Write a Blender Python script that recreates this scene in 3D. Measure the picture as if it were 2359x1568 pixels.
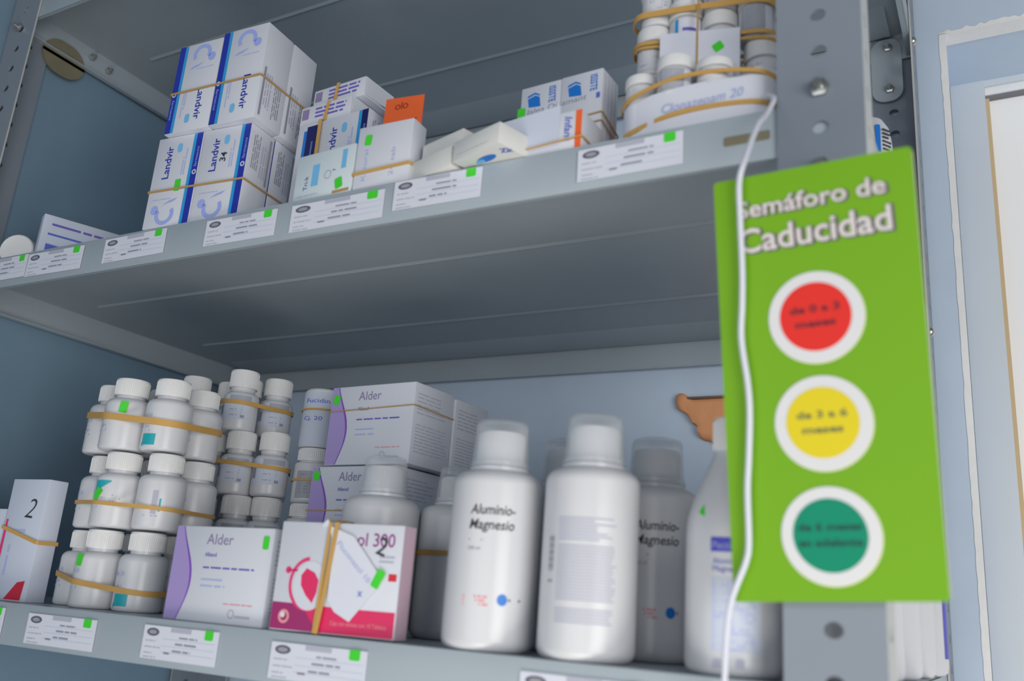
import bpy, bmesh, math, random
from mathutils import Vector, Matrix
random.seed(7)
SC = bpy.context.scene
for o in list(bpy.data.objects): bpy.data.objects.remove(o)
COL = SC.collection

# ------------------------------------------------------------------ camera, world, lights, exposure
W, D, H, PITCH = 0.845, 0.410, 0.0305, 0.3035      # shelving width, depth, lip height, shelf spacing
ZA, ZB, ZC, ZD = 0.0, -0.3021, 0.3049, -0.6055     # the shelf levels
LEG = 0.0456
YW = D + 0.008                                     # back wall plane

cam_d = bpy.data.cameras.new('camera')
cam = bpy.data.objects.new('camera', cam_d); COL.objects.link(cam)
R = Matrix(((0.87628498, 0.07348215, 0.4761565), (0.4763605, -0.28013897, -0.83342836), (0.07214788, 0.9571429, -0.28048557)))
cam.matrix_world = Matrix.Translation((0.05452184, -0.45156473, -0.27571939)) @ R.to_4x4()
cam_d.sensor_width = 36.0
cam_d.lens = 2078.67 / 2359.0 * 36.0
cam_d.clip_start = 0.02
cam_d.dof.use_dof = True
cam_d.dof.focus_distance = 0.80
cam_d.dof.aperture_fstop = 5.6
SC.camera = cam

world = bpy.data.worlds.new('world'); SC.world = world; world.use_nodes = True
bg = world.node_tree.nodes['Background']
bg.inputs[0].default_value = (0.62, 0.74, 0.90, 1); bg.inputs[1].default_value = 0.13

def area(name, loc, target, size, power, color=(1, 1, 1), size_y=None):
    d = bpy.data.lights.new(name, 'AREA'); d.energy = power; d.color = color
    d.shape = 'RECTANGLE'; d.size = size; d.size_y = size_y or size
    o = bpy.data.objects.new(name, d); COL.objects.link(o); o.location = loc
    o.rotation_euler = (Vector(target) - Vector(loc)).to_track_quat('-Z', 'Y').to_euler()
    return o
area('window_light_front', (-0.50, -3.0, -0.28), (-0.30, 0.3, -0.12), 3.4, 30, (0.97, 0.98, 1.0), 1.3)
area('fill_light_right', (1.30, -1.10, -0.40), (-0.05, 0.42, -0.10), 1.0, 18, (1.0, 0.985, 0.96), 1.0)  # fill added on the room side to brighten the right wall and window
area('low_fill_light', (0.05, -0.40, -0.82), (-0.12, 0.08, 0.0), 0.8, 3.8, (1.0, 0.95, 0.87), 0.34)  # unseen fill added low down to brighten the shelf undersides

SC.view_settings.view_transform = 'Standard'; SC.view_settings.look = 'None'
SC.view_settings.exposure = 0.0; SC.view_settings.gamma = 1.0
SC.view_settings.use_curve_mapping = False

# ------------------------------------------------------------------ materials
def lin(c):
    return tuple((x / 12.92 if x <= 0.04045 else ((x + 0.055) / 1.055) ** 2.4) for x in [v / 255.0 for v in c]) + (1,)
MATS = {}
def mat(name, rgb, rough=0.5, metal=0.0, noise=0.0, scale=60, spec=0.5, bump=0.0, coat=0.0):
    m = bpy.data.materials.new(name); m.use_nodes = True
    nt = m.node_tree; b = nt.nodes['Principled BSDF']
    c = lin(rgb)
    b.inputs['Base Color'].default_value = c
    b.inputs['Roughness'].default_value = rough; b.inputs['Metallic'].default_value = metal
    b.inputs['Specular IOR Level'].default_value = spec
    if coat: b.inputs['Coat Weight'].default_value = coat
    if noise or bump:
        tc = nt.nodes.new('ShaderNodeTexCoord'); n = nt.nodes.new('ShaderNodeTexNoise')
        n.inputs['Scale'].default_value = scale; n.inputs['Detail'].default_value = 5
        nt.links.new(tc.outputs['Object'], n.inputs['Vector'])
        if noise:
            r = nt.nodes.new('ShaderNodeMixRGB'); r.blend_type = 'MIX'
            r.inputs[1].default_value = tuple(x * (1 - noise) for x in c[:3]) + (1,)
            r.inputs[2].default_value = tuple(min(1, x * (1 + noise)) for x in c[:3]) + (1,)
            nt.links.new(n.outputs['Fac'], r.inputs[0]); nt.links.new(r.outputs[0], b.inputs['Base Color'])
        if bump:
            bp = nt.nodes.new('ShaderNodeBump'); bp.inputs['Strength'].default_value = bump; bp.inputs['Distance'].default_value = 0.002
            nt.links.new(n.outputs['Fac'], bp.inputs['Height']); nt.links.new(bp.outputs[0], b.inputs['Normal'])
    MATS[name] = m
    return m
mat('steel', (166, 177, 185), 0.38, 0.0, 0.07, 14, 0.45, 0.05)
mat('steel_edge_lit_flange', (190, 192, 188), 0.35)
mat('zinc', (190, 192, 188), 0.28, 0.9)
mat('wall_shaded', (122, 148, 168), 0.8, 0, 0.05, 25, 0.2, 0.25)  # wall blue darkened, shade at the left end put into the colour
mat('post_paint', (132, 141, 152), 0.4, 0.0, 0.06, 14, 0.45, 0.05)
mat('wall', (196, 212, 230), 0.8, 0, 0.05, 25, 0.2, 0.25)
mat('plaster', (240, 240, 240), 0.85, 0, 0.04, 90, 0.2, 0.4)
mat('frame_paint', (208, 214, 220), 0.5, 0, 0.03, 20)
mat('seal', (205, 180, 140), 0.6)
mat('gap', (120, 120, 124), 0.6)
mat('floor', (70, 72, 76), 0.5, 0, 0.1, 12)
mat('card', (214, 217, 226), 0.42, 0, 0.015, 40)
mat('card_grey', (200, 203, 208), 0.5)
mat('card_warm', (226, 226, 222), 0.42)
mat('card_cyan', (212, 224, 228), 0.42)
mat('paper', (220, 223, 234), 0.7)
mat('paper_b', (205, 212, 228), 0.7)
mat('plastic', (214, 215, 219), 0.3, 0, 0.01, 30)
mat('plastic_b', (214, 217, 220), 0.35)
mat('plastic_cap', (232, 232, 232), 0.32)
mat('label_grey', (168, 172, 182), 0.5)
mat('sticker', (70, 215, 50), 0.55)
mat('sign', (117, 172, 26), 0.5, 0, 0.03, 7, 0.25)
mat('sign_edge', (226, 226, 196), 0.6)
mat('white', (222, 222, 224), 0.55, spec=0.2)
mat('red', (228, 52, 44), 0.55, spec=0.2)
mat('yellow', (226, 206, 40), 0.55, spec=0.2)
mat('teal', (16, 140, 108), 0.55, spec=0.2)
mat('sign_shadow', (96, 84, 96), 0.5)
mat('letter', (220, 212, 210), 0.5)
mat('ink', (52, 54, 62), 0.6)
mat('ink_red', (110, 30, 44), 0.6)
mat('ink_ylw', (128, 130, 70), 0.6)
mat('ink_teal', (10, 82, 66), 0.6)
mat('ink_grey', (150, 152, 166), 0.6)
mat('ink_light', (182, 184, 200), 0.6)
mat('ink_blue', (88, 108, 205), 0.6)
mat('ink_faint', (176, 186, 228), 0.6)
mat('ink_purple', (112, 96, 190), 0.6)
mat('navy', (36, 52, 168), 0.4)
mat('navy_dark', (22, 24, 96), 0.4)
mat('cyan', (50, 158, 222), 0.4)
mat('sky', (120, 190, 236), 0.4)
mat('peri', (164, 178, 240), 0.4)
mat('blue', (26, 120, 212), 0.4)
mat('turq', (30, 172, 184), 0.4)
mat('lilac', (168, 150, 206), 0.4)
mat('violet', (128, 74, 192), 0.4)
mat('mauve', (140, 126, 168), 0.4)
mat('pink', (224, 40, 98), 0.4)
mat('pink2', (226, 56, 120), 0.4)
mat('magenta', (158, 40, 106), 0.4)
mat('plum', (150, 66, 138), 0.4)
mat('pink_side', (206, 178, 194), 0.45)
mat('salmon', (232, 150, 158), 0.5)
mat('crimson', (214, 36, 62), 0.4)
mat('orange', (244, 106, 48), 0.5)
mat('rubber', (206, 162, 88), 0.55)
mat('rubber_thin', (186, 150, 96), 0.55)
mat('royal', (66, 66, 196), 0.45)
mat('tan', (236, 166, 116), 0.6, 0, 0.12, 60, 0.4, 0.2)
mat('tan_dark', (120, 100, 84), 0.7)
mat('oval', (96, 96, 116), 0.6)
mat('oval_in', (160, 160, 164), 0.6)
mat('wire', (222, 224, 236), 0.4)
mat('rust', (128, 122, 100), 0.7, 0, 0.2, 80)
mat('dark_box', (70, 72, 84), 0.6)
# thin clear plastic of the measuring cups
m = bpy.data.materials.new('clear_plastic'); m.use_nodes = True; nt = m.node_tree; nt.nodes.clear()
out = nt.nodes.new('ShaderNodeOutputMaterial'); mx = nt.nodes.new('ShaderNodeMixShader')
tr = nt.nodes.new('ShaderNodeBsdfTransparent'); tr.inputs[0].default_value = (0.985, 0.99, 0.995, 1)
gl = nt.nodes.new('ShaderNodeBsdfPrincipled'); gl.inputs['Base Color'].default_value = (0.92, 0.94, 0.96, 1); gl.inputs['Roughness'].default_value = 0.08
fr = nt.nodes.new('ShaderNodeLayerWeight'); fr.inputs[0].default_value = 0.25
pw = nt.nodes.new('ShaderNodeMath'); pw.operation = 'MULTIPLY'; pw.inputs[1].default_value = 0.5; nt.links.new(fr.outputs['Facing'], pw.inputs[0])
ad = nt.nodes.new('ShaderNodeMath'); ad.operation = 'ADD'; ad.inputs[1].default_value = 0.07
nt.links.new(pw.outputs[0], ad.inputs[0]); nt.links.new(ad.outputs[0], mx.inputs[0])
nt.links.new(tr.outputs[0], mx.inputs[1]); nt.links.new(gl.outputs[0], mx.inputs[2]); nt.links.new(mx.outputs[0], out.inputs[0])
MATS['clear'] = m
# daylight behind the window pane
m = bpy.data.materials.new('bright_pane'); m.use_nodes = True
b = m.node_tree.nodes['Principled BSDF']; b.inputs['Base Color'].default_value = (0.6, 0.6, 0.6, 1); b.inputs['Roughness'].default_value = 0.3
b.inputs['Emission Color'].default_value = (1, 1, 1, 1); b.inputs['Emission Strength'].default_value = 0.24
MATS['pane'] = m

# ------------------------------------------------------------------ mesh builder
class Fr:                                             # a flat frame on a surface: origin, u, v (metres)
    def __init__(s, o, u, v):
        s.o, s.u, s.v = Vector(o), Vector(u).normalized(), Vector(v).normalized(); s.n = s.u.cross(s.v)
    def p(s, x, y, l=0.0): return s.o + s.u * x + s.v * y + s.n * l
class Cy:                                             # the same on an upright cylinder; x is arc length from the angle t0
    def __init__(s, r, t0=0.0, c=(0, 0), z0=0.0): s.r, s.t0, s.c, s.z0 = r, t0, c, z0
    def p(s, x, y, l=0.0):
        t = s.t0 + x / s.r; q = s.r + l
        return Vector((s.c[0] + q * math.sin(t), s.c[1] - q * math.cos(t), s.z0 + y))
TXT = {}
def text_geo(s, bold=0.0):
    k = (s, bold)
    if k not in TXT:
        c = bpy.data.curves.new('t', 'FONT'); c.body = s; c.size = 1.0; c.offset = bold; c.resolution_u = 3; c.fill_mode = 'BOTH'
        o = bpy.data.objects.new('t', c); COL.objects.link(o)
        dg = bpy.context.evaluated_depsgraph_get(); me = o.evaluated_get(dg).to_mesh()
        v = [(a.co.x, a.co.y) for a in me.vertices]; f = [tuple(p.vertices) for p in me.polygons]
        o.evaluated_get(dg).to_mesh_clear(); bpy.data.objects.remove(o); bpy.data.curves.remove(c)
        x0 = min(a[0] for a in v); x1 = max(a[0] for a in v)
        TXT[k] = ([(a[0] - x0, a[1]) for a in v], f, x1 - x0)
    return TXT[k]
class MB:
    def __init__(s): s.v, s.f, s.m, s.sm, s.mats = [], [], [], [], []
    def mi(s, n):
        if n not in s.mats: s.mats.append(n)
        return s.mats.index(n)
    def add(s, vs, fs, mt, smooth=False):
        b = len(s.v); s.v += [tuple(v) for v in vs]; i = s.mi(mt)
        for f in fs: s.f.append(tuple(b + k for k in f)); s.m.append(i); s.sm.append(smooth)
    def build(s, name, parent=None, loc=None, rz=None):
        me = bpy.data.meshes.new(name); me.from_pydata(s.v, [], s.f)
        for n in s.mats: me.materials.append(MATS[n])
        me.polygons.foreach_set('material_index', s.m); me.polygons.foreach_set('use_smooth', s.sm); me.update(); me.set_sharp_from_angle(angle=math.radians(38))
        o = bpy.data.objects.new(name, me); COL.objects.link(o)
        if parent: o.parent = parent
        if loc: o.location = loc
        if rz is not None: o.rotation_euler = (0, 0, rz)
        return o
    def box(s, a, b, mt, bev=0.0, seg=2):
        a, b = Vector(a), Vector(b); bm = bmesh.new(); bmesh.ops.create_cube(bm, size=1)
        for v in bm.verts: v.co = Vector(((a[i] + b[i]) / 2 + v.co[i] * (b[i] - a[i]) for i in range(3)))
        if bev: bmesh.ops.bevel(bm, geom=bm.edges[:], offset=bev, segments=seg, affect='EDGES', profile=0.5)
        bm.verts.index_update()
        s.add([v.co.copy() for v in bm.verts], [tuple(v.index for v in f.verts) for f in bm.faces], mt, False); bm.free()
    def lathe(s, prof, mt, n=40, c=(0, 0), smooth=True, close=True):
        vs = []; fs = []
        for r, z in prof:
            for k in range(n):
                t = 2 * math.pi * k / n; vs.append((c[0] + r * math.cos(t), c[1] + r * math.sin(t), z))
        for i in range(len(prof) - 1):
            for k in range(n):
                k2 = (k + 1) % n; fs.append((i * n + k, i * n + k2, (i + 1) * n + k2, (i + 1) * n + k))
        if close:
            fs.append(tuple(range(n - 1, -1, -1))); b = (len(prof) - 1) * n; fs.append(tuple(b + k for k in range(n)))
        s.add(vs, fs, mt, smooth)
    def poly(s, fr, pts, mt, l=0.00012): s.add([fr.p(x, y, l) for x, y in pts], [tuple(range(len(pts)))], mt)
    def rect(s, fr, x0, y0, x1, y1, mt, l=0.00012, nx=1):
        vs = []; fs = []
        if isinstance(fr, Cy): nx = max(nx, int(abs(x1 - x0) / fr.r / 0.14) + 1)
        for i in range(nx + 1):
            x = x0 + (x1 - x0) * i / nx; vs += [fr.p(x, y0, l), fr.p(x, y1, l)]
        for i in range(nx): fs.append((2 * i, 2 * i + 2, 2 * i + 3, 2 * i + 1))
        s.add(vs, fs, mt)
    def ell(s, fr, cx, cy, rx, ry, mt, l=0.00012, n=32, a0=0, a1=2 * math.pi, inner=0.0):
        full = abs(a1 - a0 - 2 * math.pi) < 1e-6; N = n + (0 if full else 1)
        A = [a0 + (a1 - a0) * k / n for k in range(N)]
        if inner:
            vs = [fr.p(cx + rx * math.cos(a), cy + ry * math.sin(a), l) for a in A] + [fr.p(cx + inner * rx * math.cos(a), cy + inner * ry * math.sin(a), l) for a in A]
            fs = [(k, (k + 1) % N, N + (k + 1) % N, N + k) for k in range(N if full else N - 1)]
        else:
            vs = [fr.p(cx, cy, l)] + [fr.p(cx + rx * math.cos(a), cy + ry * math.sin(a), l) for a in A]
            fs = [(0, 1 + k, 1 + (k + 1) % N) for k in range(N if full else N - 1)]
        s.add(vs, fs, mt)
    def text(s, fr, st, x, y, h, mt, ang=0.0, bold=0.0, l=0.0002, al='L', fit=None, skew=0.0):
        vs, fs, w = text_geo(st, bold); k = h / 0.7; kx = k if fit is None else fit / w
        ox = {'L': 0, 'C': -w / 2, 'R': -w}[al]; ca, sa = math.cos(ang), math.sin(ang)
        pts = []
        for a, b in vs:
            px, py = (a + ox) * kx + b * k * skew, b * k
            pts.append(fr.p(x + px * ca - py * sa, y + px * sa + py * ca, l))
        s.add(pts, fs, mt)
    def words(s, fr, x, y, w, rows, lh, mt, fill=0.5, rag=0.35, l=0.00012, ang=0.0, seed=0, word=6.0):
        """rows of printed small type"""
        r = random.Random(seed); ca, sa = math.cos(ang), math.sin(ang)
        for i in range(rows):
            xe = w * (1 - rag * r.random()); px = 0.0
            while px < xe:
                ww = min(lh * word * (0.25 + 0.75 * r.random()), xe - px)
                yy = -i * lh
                q = [(px, yy), (px + ww, yy), (px + ww, yy + lh * fill), (px, yy + lh * fill)]
                q = [(x + a * ca - b * sa, y + a * sa + b * ca) for a, b in q]
                s.add([fr.p(a, b, l) for a, b in q], [(0, 1, 2, 3)], mt)
                px += ww + lh * 0.5
    def tube(s, pts, r, mt, n=10):
        P = [Vector(p) for p in pts]; vs = []; fs = []
        up = Vector((1, 0, 0)) if abs((P[1] - P[0]).normalized().x) < 0.9 else Vector((0, 1, 0))
        for i, p in enumerate(P):
            t = (P[min(i + 1, len(P) - 1)] - P[max(i - 1, 0)]).normalized(); a = t.cross(up).normalized(); b = t.cross(a)
            for k in range(n):
                q = 2 * math.pi * k / n; vs.append(p + a * r * math.cos(q) + b * r * math.sin(q))
        for i in range(len(P) - 1):
            for k in range(n): fs.append((i * n + k, i * n + (k + 1) % n, (i + 1) * n + (k + 1) % n, (i + 1) * n + k))
        fs += [tuple(range(n)), tuple(range((len(P) - 1) * n, len(P) * n))]
        s.add(vs, fs, mt, True)
    def strap(s, pts, axis, width, th, mt):
        """closed flat band through pts, its width along axis (a vector or one per point)"""
        P = [Vector(p) for p in pts]; N = len(P); vs = []; fs = []
        for i, p in enumerate(P):
            t = (P[(i + 1) % N] - P[i - 1]).normalized(); ax = Vector(axis).normalized(); ax = (ax - t * ax.dot(t)).normalized(); nn = t.cross(ax)
            for a, b in ((-.5, 0), (.5, 0), (.5, 1), (-.5, 1)): vs.append(p + ax * width * a + nn * th * b)
        for i in range(N):
            j = (i + 1) % N
            for k in range(4): fs.append((i * 4 + k, j * 4 + k, j * 4 + (k + 1) % 4, i * 4 + (k + 1) % 4))
        s.add(vs, fs, mt, True)

def tag(o, label=None, cat=None, group=None, kind=None):
    if label: o['label'] = label
    if cat: o['category'] = cat
    if group: o['group'] = group
    if kind: o['kind'] = kind
    return o
def empty(name, loc=(0, 0, 0), rz=0.0, label=None, cat=None, group=None):
    o = bpy.data.objects.new(name, None); o.empty_display_size = 0.01; COL.objects.link(o)
    o.location = loc; o.rotation_euler = (0, 0, rz)
    return tag(o, label, cat, group)
def dup(root, loc, rz, label, group=None):
    r = root.copy(); COL.objects.link(r); r.location = loc; r.rotation_euler = (0, 0, rz); r['label'] = label
    if group: r['group'] = group
    for ch in list(root.children):
        c = ch.copy(); COL.objects.link(c); c.parent = r
    return r
def rrect(w, h, r, n=4):
    pts = []
    for cx, cy, a in ((w / 2 - r, h / 2 - r, 0), (-w / 2 + r, h / 2 - r, 90), (-w / 2 + r, -h / 2 + r, 180), (w / 2 - r, -h / 2 + r, 270)):
        for k in range(n + 1):
            t = math.radians(a + 90 * k / n); pts.append((cx + r * math.cos(t), cy + r * math.sin(t)))
    return pts
def slab(mb, fr, pts, mt, l0, l1, edge=None):
    n = len(pts); vs = [fr.p(x, y, l0) for x, y in pts] + [fr.p(x, y, l1) for x, y in pts]
    mb.add(vs, [tuple(range(n - 1, -1, -1))] + [(k, (k + 1) % n, n + (k + 1) % n, n + k) for k in range(n)], edge or mt)
    mb.add(vs[n:], [tuple(range(n))], mt)
def sticker(parent, fr, x, y, w=0.0075, h=0.0085, ang=0.0, l=0.0003):
    mb = MB(); ca, sa = math.cos(ang), math.sin(ang)
    pts = [(x + a * ca - b * sa, y + a * sa + b * ca) for a, b in rrect(w, h, 0.0012)]
    slab(mb, fr, pts, 'sticker', l, l + 0.0002)
    return tag(mb.build('sticker', parent), 'bright green square sticker')

# ------------------------------------------------------------------ the room
def wall_back():
    mb = MB(); x0, x1, z1, z0 = 0.0239, 0.78, 0.3004, -0.9; t = 0.125
    def blk(a, b, c, d): mb.box((a, YW, c), (b, YW + t, d), 'wall')
    blk(-1.05, x0, -1.5, 1.1); blk(x0, x1, z1, 1.1); blk(x1, 1.6, -1.5, 1.1); blk(x0, x1, -1.5, z0)
    tag(mb.build('wall_back'), 'pale blue painted wall behind the steel shelving', kind='structure')
    # chipped white plaster around the opening
    mb = MB(); r = random.Random(3); n = 150
    fr = Fr((0, YW, 0), (1, 0, 0), (0, 0, 1)); vs = []
    for i in range(n + 1):
        z = z0 + (z1 - z0) * i / n; w = 0.0034 + 0.0014 * r.random() + 0.0018 * max(0, (z - 0.0) / 0.3) * r.random()
        vs += [fr.p(x0 - w * 0.55, z, 0.0006), fr.p(x0 + 0.0035, z, 0.0006)]
    mb.add(vs, [(2 * i, 2 * i + 1, 2 * i + 3, 2 * i + 2) for i in range(n)], 'plaster')
    vs = []
    for i in range(121):
        x = x0 - 0.003 + 0.5 * i / 120; w = 0.001 + 0.0035 * r.random()
        vs += [fr.p(x, z1 - 0.0004, 0.0006), fr.p(x, z1 + w, 0.0006)]
    mb.add(vs, [(2 * i, 2 * i + 2, 2 * i + 3, 2 * i + 1) for i in range(120)], 'plaster')
    mb.box((x0 + 0.002, YW - 0.0005, z1 - 0.0015), (x1, YW + 0.02, z1 + 0.0005), 'plaster')
    mb.box((x0 - 0.0005, YW - 0.0005, z0), (x0 + 0.0008, YW + 0.012, z1), 'plaster')
    tag(mb.build('trim_1'), 'chipped white plaster edge around the window opening', kind='structure')
wall_back()
mb = MB(); mb.box((-1.05, -1.2, -1.5), (-W - 0.006, YW, 1.1), 'wall_shaded')
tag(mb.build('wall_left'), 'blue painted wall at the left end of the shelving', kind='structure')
mb = MB(); mb.box((-1.05, -3.0, -1.52), (1.6, YW, -1.5), 'floor')
tag(mb.build('floor'), 'grey floor', kind='structure')
def window():
    yf = 0.52; wn = MB(); zt = 0.335
    o = empty('window_1', (0.3, yf, 0.0)); tag(o, 'white pane window set deep in the wall opening', kind='structure')
    q = lambda a, b, mt, nm, mbv=0.0: None
    f = MB(); X0, X1 = 0.0239, 0.66
    ax = lambda a, b, m_, bv=0.0: f.box((a[0] - 0.3, a[1] - yf, a[2]), (b[0] - 0.3, b[1] - yf, b[2]), m_, bv)
    ax((X0 + 0.0005, yf, -0.89), (0.0575, yf + 0.022, zt), 'frame_paint', 0.0008)
    ax((X0 + 0.0005, yf + 0.001, 0.293), (0.75, yf + 0.022, zt), 'frame_paint')
    ax((0.0575, yf + 0.004, 0.2845), (0.75, yf + 0.016, 0.2935), 'plaster', 0.0006)
    ax((0.0575, yf + 0.006, 0.2805), (0.75, yf + 0.016, 0.2845), 'gap')
    ax((0.0575, yf + 0.005, -0.89), (0.0612, yf + 0.016, 0.2805), 'seal')
    f.build('window_frame', o)
    p = MB(); p.box((0.0612 - 0.3, 0.012, -0.89), (0.45, 0.018, 0.2806), 'pane'); p.build('window_pane', o)
window()

# ------------------------------------------------------------------ the shelving unit
UNIT = empty('shelving_unit', (0, 0, -1.5), 0, 'grey painted steel shelving unit with perforated corner posts', 'shelf unit')
def leg_mesh(mb, fr, w, z0, z1, zh0, mt='steel', t=0.0016):
    """perforated flat strip in frame fr (x across, y up) with a round hole every 23.5 mm"""
    p = 0.0235; r = 0.0047; n = 16
    k0 = math.ceil((z0 + p / 2 - zh0) / p); k1 = math.floor((z1 - p / 2 - zh0) / p); vs = []; fs = []
    def quad(a, b, c, d): vs.extend([a, b, c, d]); k = len(vs); fs.append((k - 4, k - 3, k - 2, k - 1))
    rr = [(w / 2 + r * 0.95 * math.cos(2 * math.pi * j / n), r * 0.8 * math.sin(2 * math.pi * j / n)) for j in range(n)]
    sq = []
    for j in range(n):
        a = 2 * math.pi * j / n; c, s_ = math.cos(a), math.sin(a); k = 1 / max(abs(c), abs(s_)); sq.append((w / 2 + c * k * w / 2, s_ * k * p / 2))
    for k in range(k0, k1 + 1):
        z = zh0 + k * p
        for l in (0, -t):
            for j in range(n):
                j2 = (j + 1) % n
                quad(fr.p(rr[j][0], z + rr[j][1], l), fr.p(sq[j][0], z + sq[j][1], l), fr.p(sq[j2][0], z + sq[j2][1], l), fr.p(rr[j2][0], z + rr[j2][1], l))
        for j in range(n):
            j2 = (j + 1) % n
            quad(fr.p(rr[j][0], z + rr[j][1], 0), fr.p(rr[j2][0], z + rr[j2][1], 0), fr.p(rr[j2][0], z + rr[j2][1], -t), fr.p(rr[j][0], z + rr[j][1], -t))
    mb.add(vs, fs, mt)
    for a, b in ((z0, zh0 + (k0 - .5) * p), (zh0 + (k1 + .5) * p, z1)):
        if b - a > 1e-5:
            for l in (0, -t): mb.rect(fr, 0, a, w, b, mt, l)
    mb.add([fr.p(w, z0, 0), fr.p(w, z1, 0), fr.p(w, z1, -t), fr.p(w, z0, -t)], [(0, 1, 2, 3)], 'steel_edge_lit_flange')
def hexbolt(mb, c, n, r=0.0052, h=0.0045):
    c = Vector(c); n = Vector(n); a = n.orthogonal().normalized(); b = n.cross(a); vs = []
    for l, rr in ((0, r), (h * .85, r), (h, r * .8)):
        for k in range(6):
            q = math.pi / 3 * k + .3; vs.append(c + a * rr * math.cos(q) + b * rr * math.sin(q) + n * l)
    fs = [(i * 6 + k, i * 6 + (k + 1) % 6, i * 6 + 6 + (k + 1) % 6, i * 6 + 6 + k) for i in (0, 1) for k in range(6)] + [tuple(range(12, 18))]
    mb.add(vs, fs, 'zinc')
    vs = []; m_ = 12
    for l, rr in ((0, r * .5), (h * 1.7, r * .45)):
        for k in range(m_):
            q = 2 * math.pi * k / m_; vs.append(c + a * rr * math.cos(q) + b * rr * math.sin(q) + n * (l + h * .9))
    mb.add(vs, [(k, (k + 1) % m_, m_ + (k + 1) % m_, m_ + k) for k in range(m_)] + [tuple(range(m_, 2 * m_))], 'zinc', True)
def dome(mb, c, n, r, h):
    c = Vector(c); n = Vector(n); a = n.orthogonal().normalized(); b = n.cross(a); m_ = 16; vs = []
    for k in range(5):
        t_ = math.pi / 2 * k / 5; vs += [c + (a * math.cos(2 * math.pi * j / m_) + b * math.sin(2 * math.pi * j / m_)) * r * math.cos(t_) + n * h * math.sin(t_) for j in range(m_)]
    mb.add(vs, [(k * m_ + j, k * m_ + (j + 1) % m_, (k + 1) * m_ + (j + 1) % m_, (k + 1) * m_ + j) for k in range(4) for j in range(m_)] + [tuple(4 * m_ + j for j in range(m_))], 'zinc', True)
def post(cx, cy, sx, sy, zoff=0.0058, side=LEG, smat='post_paint'):
    """corner at (cx,cy); flanges run sx along X and sy along Y"""
    mb = MB(); z0, z1 = -1.5, 0.56
    # flange parallel to X, outer face towards -sy
    if sy > 0: fr = Fr((cx, cy, 0), (sx, 0, 0), (0, 0, 1)); n = fr.n
    else: fr = Fr((cx, cy, 0), (sx, 0, 0), (0, 0, 1))
    t = 0.0016
    f1 = Fr((cx, cy, 0), (sx, 0, 0), (0, 0, 1)); want = Vector((0, -sy, 0))
    if f1.n.dot(want) < 0: f1.n = -f1.n
    f2 = Fr((cx, cy, 0), (0, sy, 0), (0, 0, 1)); want = Vector((-sx, 0, 0))
    if f2.n.dot(want) < 0: f2.n = -f2.n
    leg_mesh(mb, f1, LEG, z0, z1, zoff, 'post_paint'); leg_mesh(mb, f2, side, z0, z1, zoff, smat)
    for v in range(len(mb.v)): mb.v[v] = (mb.v[v][0], mb.v[v][1], mb.v[v][2] + 1.5)
    return mb.build('post', UNIT)
post(0, 0, -1, 1, side=.030, smat='steel_edge_lit_flange')            # front right; side flange paled to stand in for light from the right
pbr = post(0, D, -1, -1)     # back right
post(-W, 0, 1, 1); post(-W, D, 1, -1)
def shelf(z):
    mb = MB(); t = 0.0012; e = 0.0019; x0, x1, y0, y1 = -W + e, -e, e, D - e
    q = .00015; r_ = z - H + q
    mb.box((x0 + q, y0 + q, z - t), (x1 - q, y1 - q, z), 'steel')
    mb.box((x0, y0, z - H), (x1, y0 + t, z - q), 'steel', 0.0004)                      # front lip
    mb.box((x0, y1 - t, z - H), (x1, y1, z - q), 'steel')                              # back lip
    mb.box((x0 + q, y0 + 2 * q, z - H + q * .5), (x0 + t, y1 - 2 * q, z - 2 * q), 'steel'); mb.box((x1 - t, y0 + 2 * q, z - H + q * .5), (x1 - q, y1 - 2 * q, z - 2 * q), 'steel')
    mb.box((x0 + 3 * q, y1 - 0.003, r_), (x1 - 3 * q, y1 - 3 * q, r_ + t), 'steel'); mb.box((x0 + 3 * q, y0 + 3 * q, r_), (x1 - 3 * q, y0 + 0.004, r_ + t), 'steel')
    mb.box((x0 + 4 * q, y0 + 4 * q, r_ + q), (x0 + 0.006, y1 - 4 * q, r_ + t + q), 'steel'); mb.box((x1 - 0.006, y0 + 4 * q, r_ + q), (x1 - 4 * q, y1 - 4 * q, r_ + t + q), 'steel')
    # two pressed folds and a shallow stiffening channel under the sheet
    fr = Fr((x0, 0, z - t), (1, 0, 0), (0, -1, 0)); L = x1 - x0
    for y, s_ in ((0.132, 1), (0.280, -1)):
        vs = [(x0 + 0.05, y, z - t), (x1 - 0.05, y, z - t), (x1 - 0.05, y + 0.0028, z - t - 0.0016), (x0 + 0.05, y + 0.0028, z - t - 0.0016), (x1 - 0.05, y + 0.007, z - t), (x0 + 0.05, y + 0.007, z - t)]
        mb.add(vs, [(0, 1, 2, 3), (3, 2, 4, 5)], 'steel')
    vs = [(x0 + .02, D - 0.055, z - t), (x1 - .02, D - 0.055, z - t), (x1 - .02, D - 0.040, z - t - 0.004), (x0 + .02, D - 0.040, z - t - 0.004), (x1 - .02, D - 0.008, z - t - 0.004), (x0 + .02, D - 0.008, z - t - 0.004)]
    mb.add(vs, [(0, 1, 2, 3), (3, 2, 4, 5)], 'steel')
    for v in range(len(mb.v)): mb.v[v] = (mb.v[v][0], mb.v[v][1], mb.v[v][2] + 1.5)
    return mb.build('shelf_board', UNIT)
for z in (ZC, ZA, ZB, ZD): shelf(z)
def off(mb):
    for v in range(len(mb.v)): mb.v[v] = (mb.v[v][0], mb.v[v][1], mb.v[v][2] + 1.5)
    return mb
def gusset(fr, w, h, mt='steel', name='gusset_plate'):
    mb = MB(); slab(mb, fr, [(x, y) for x, y in rrect(w, h, w * 0.42, 8)], mt, 0.0, 0.0015)
    return off(mb).build(name, UNIT)
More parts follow.
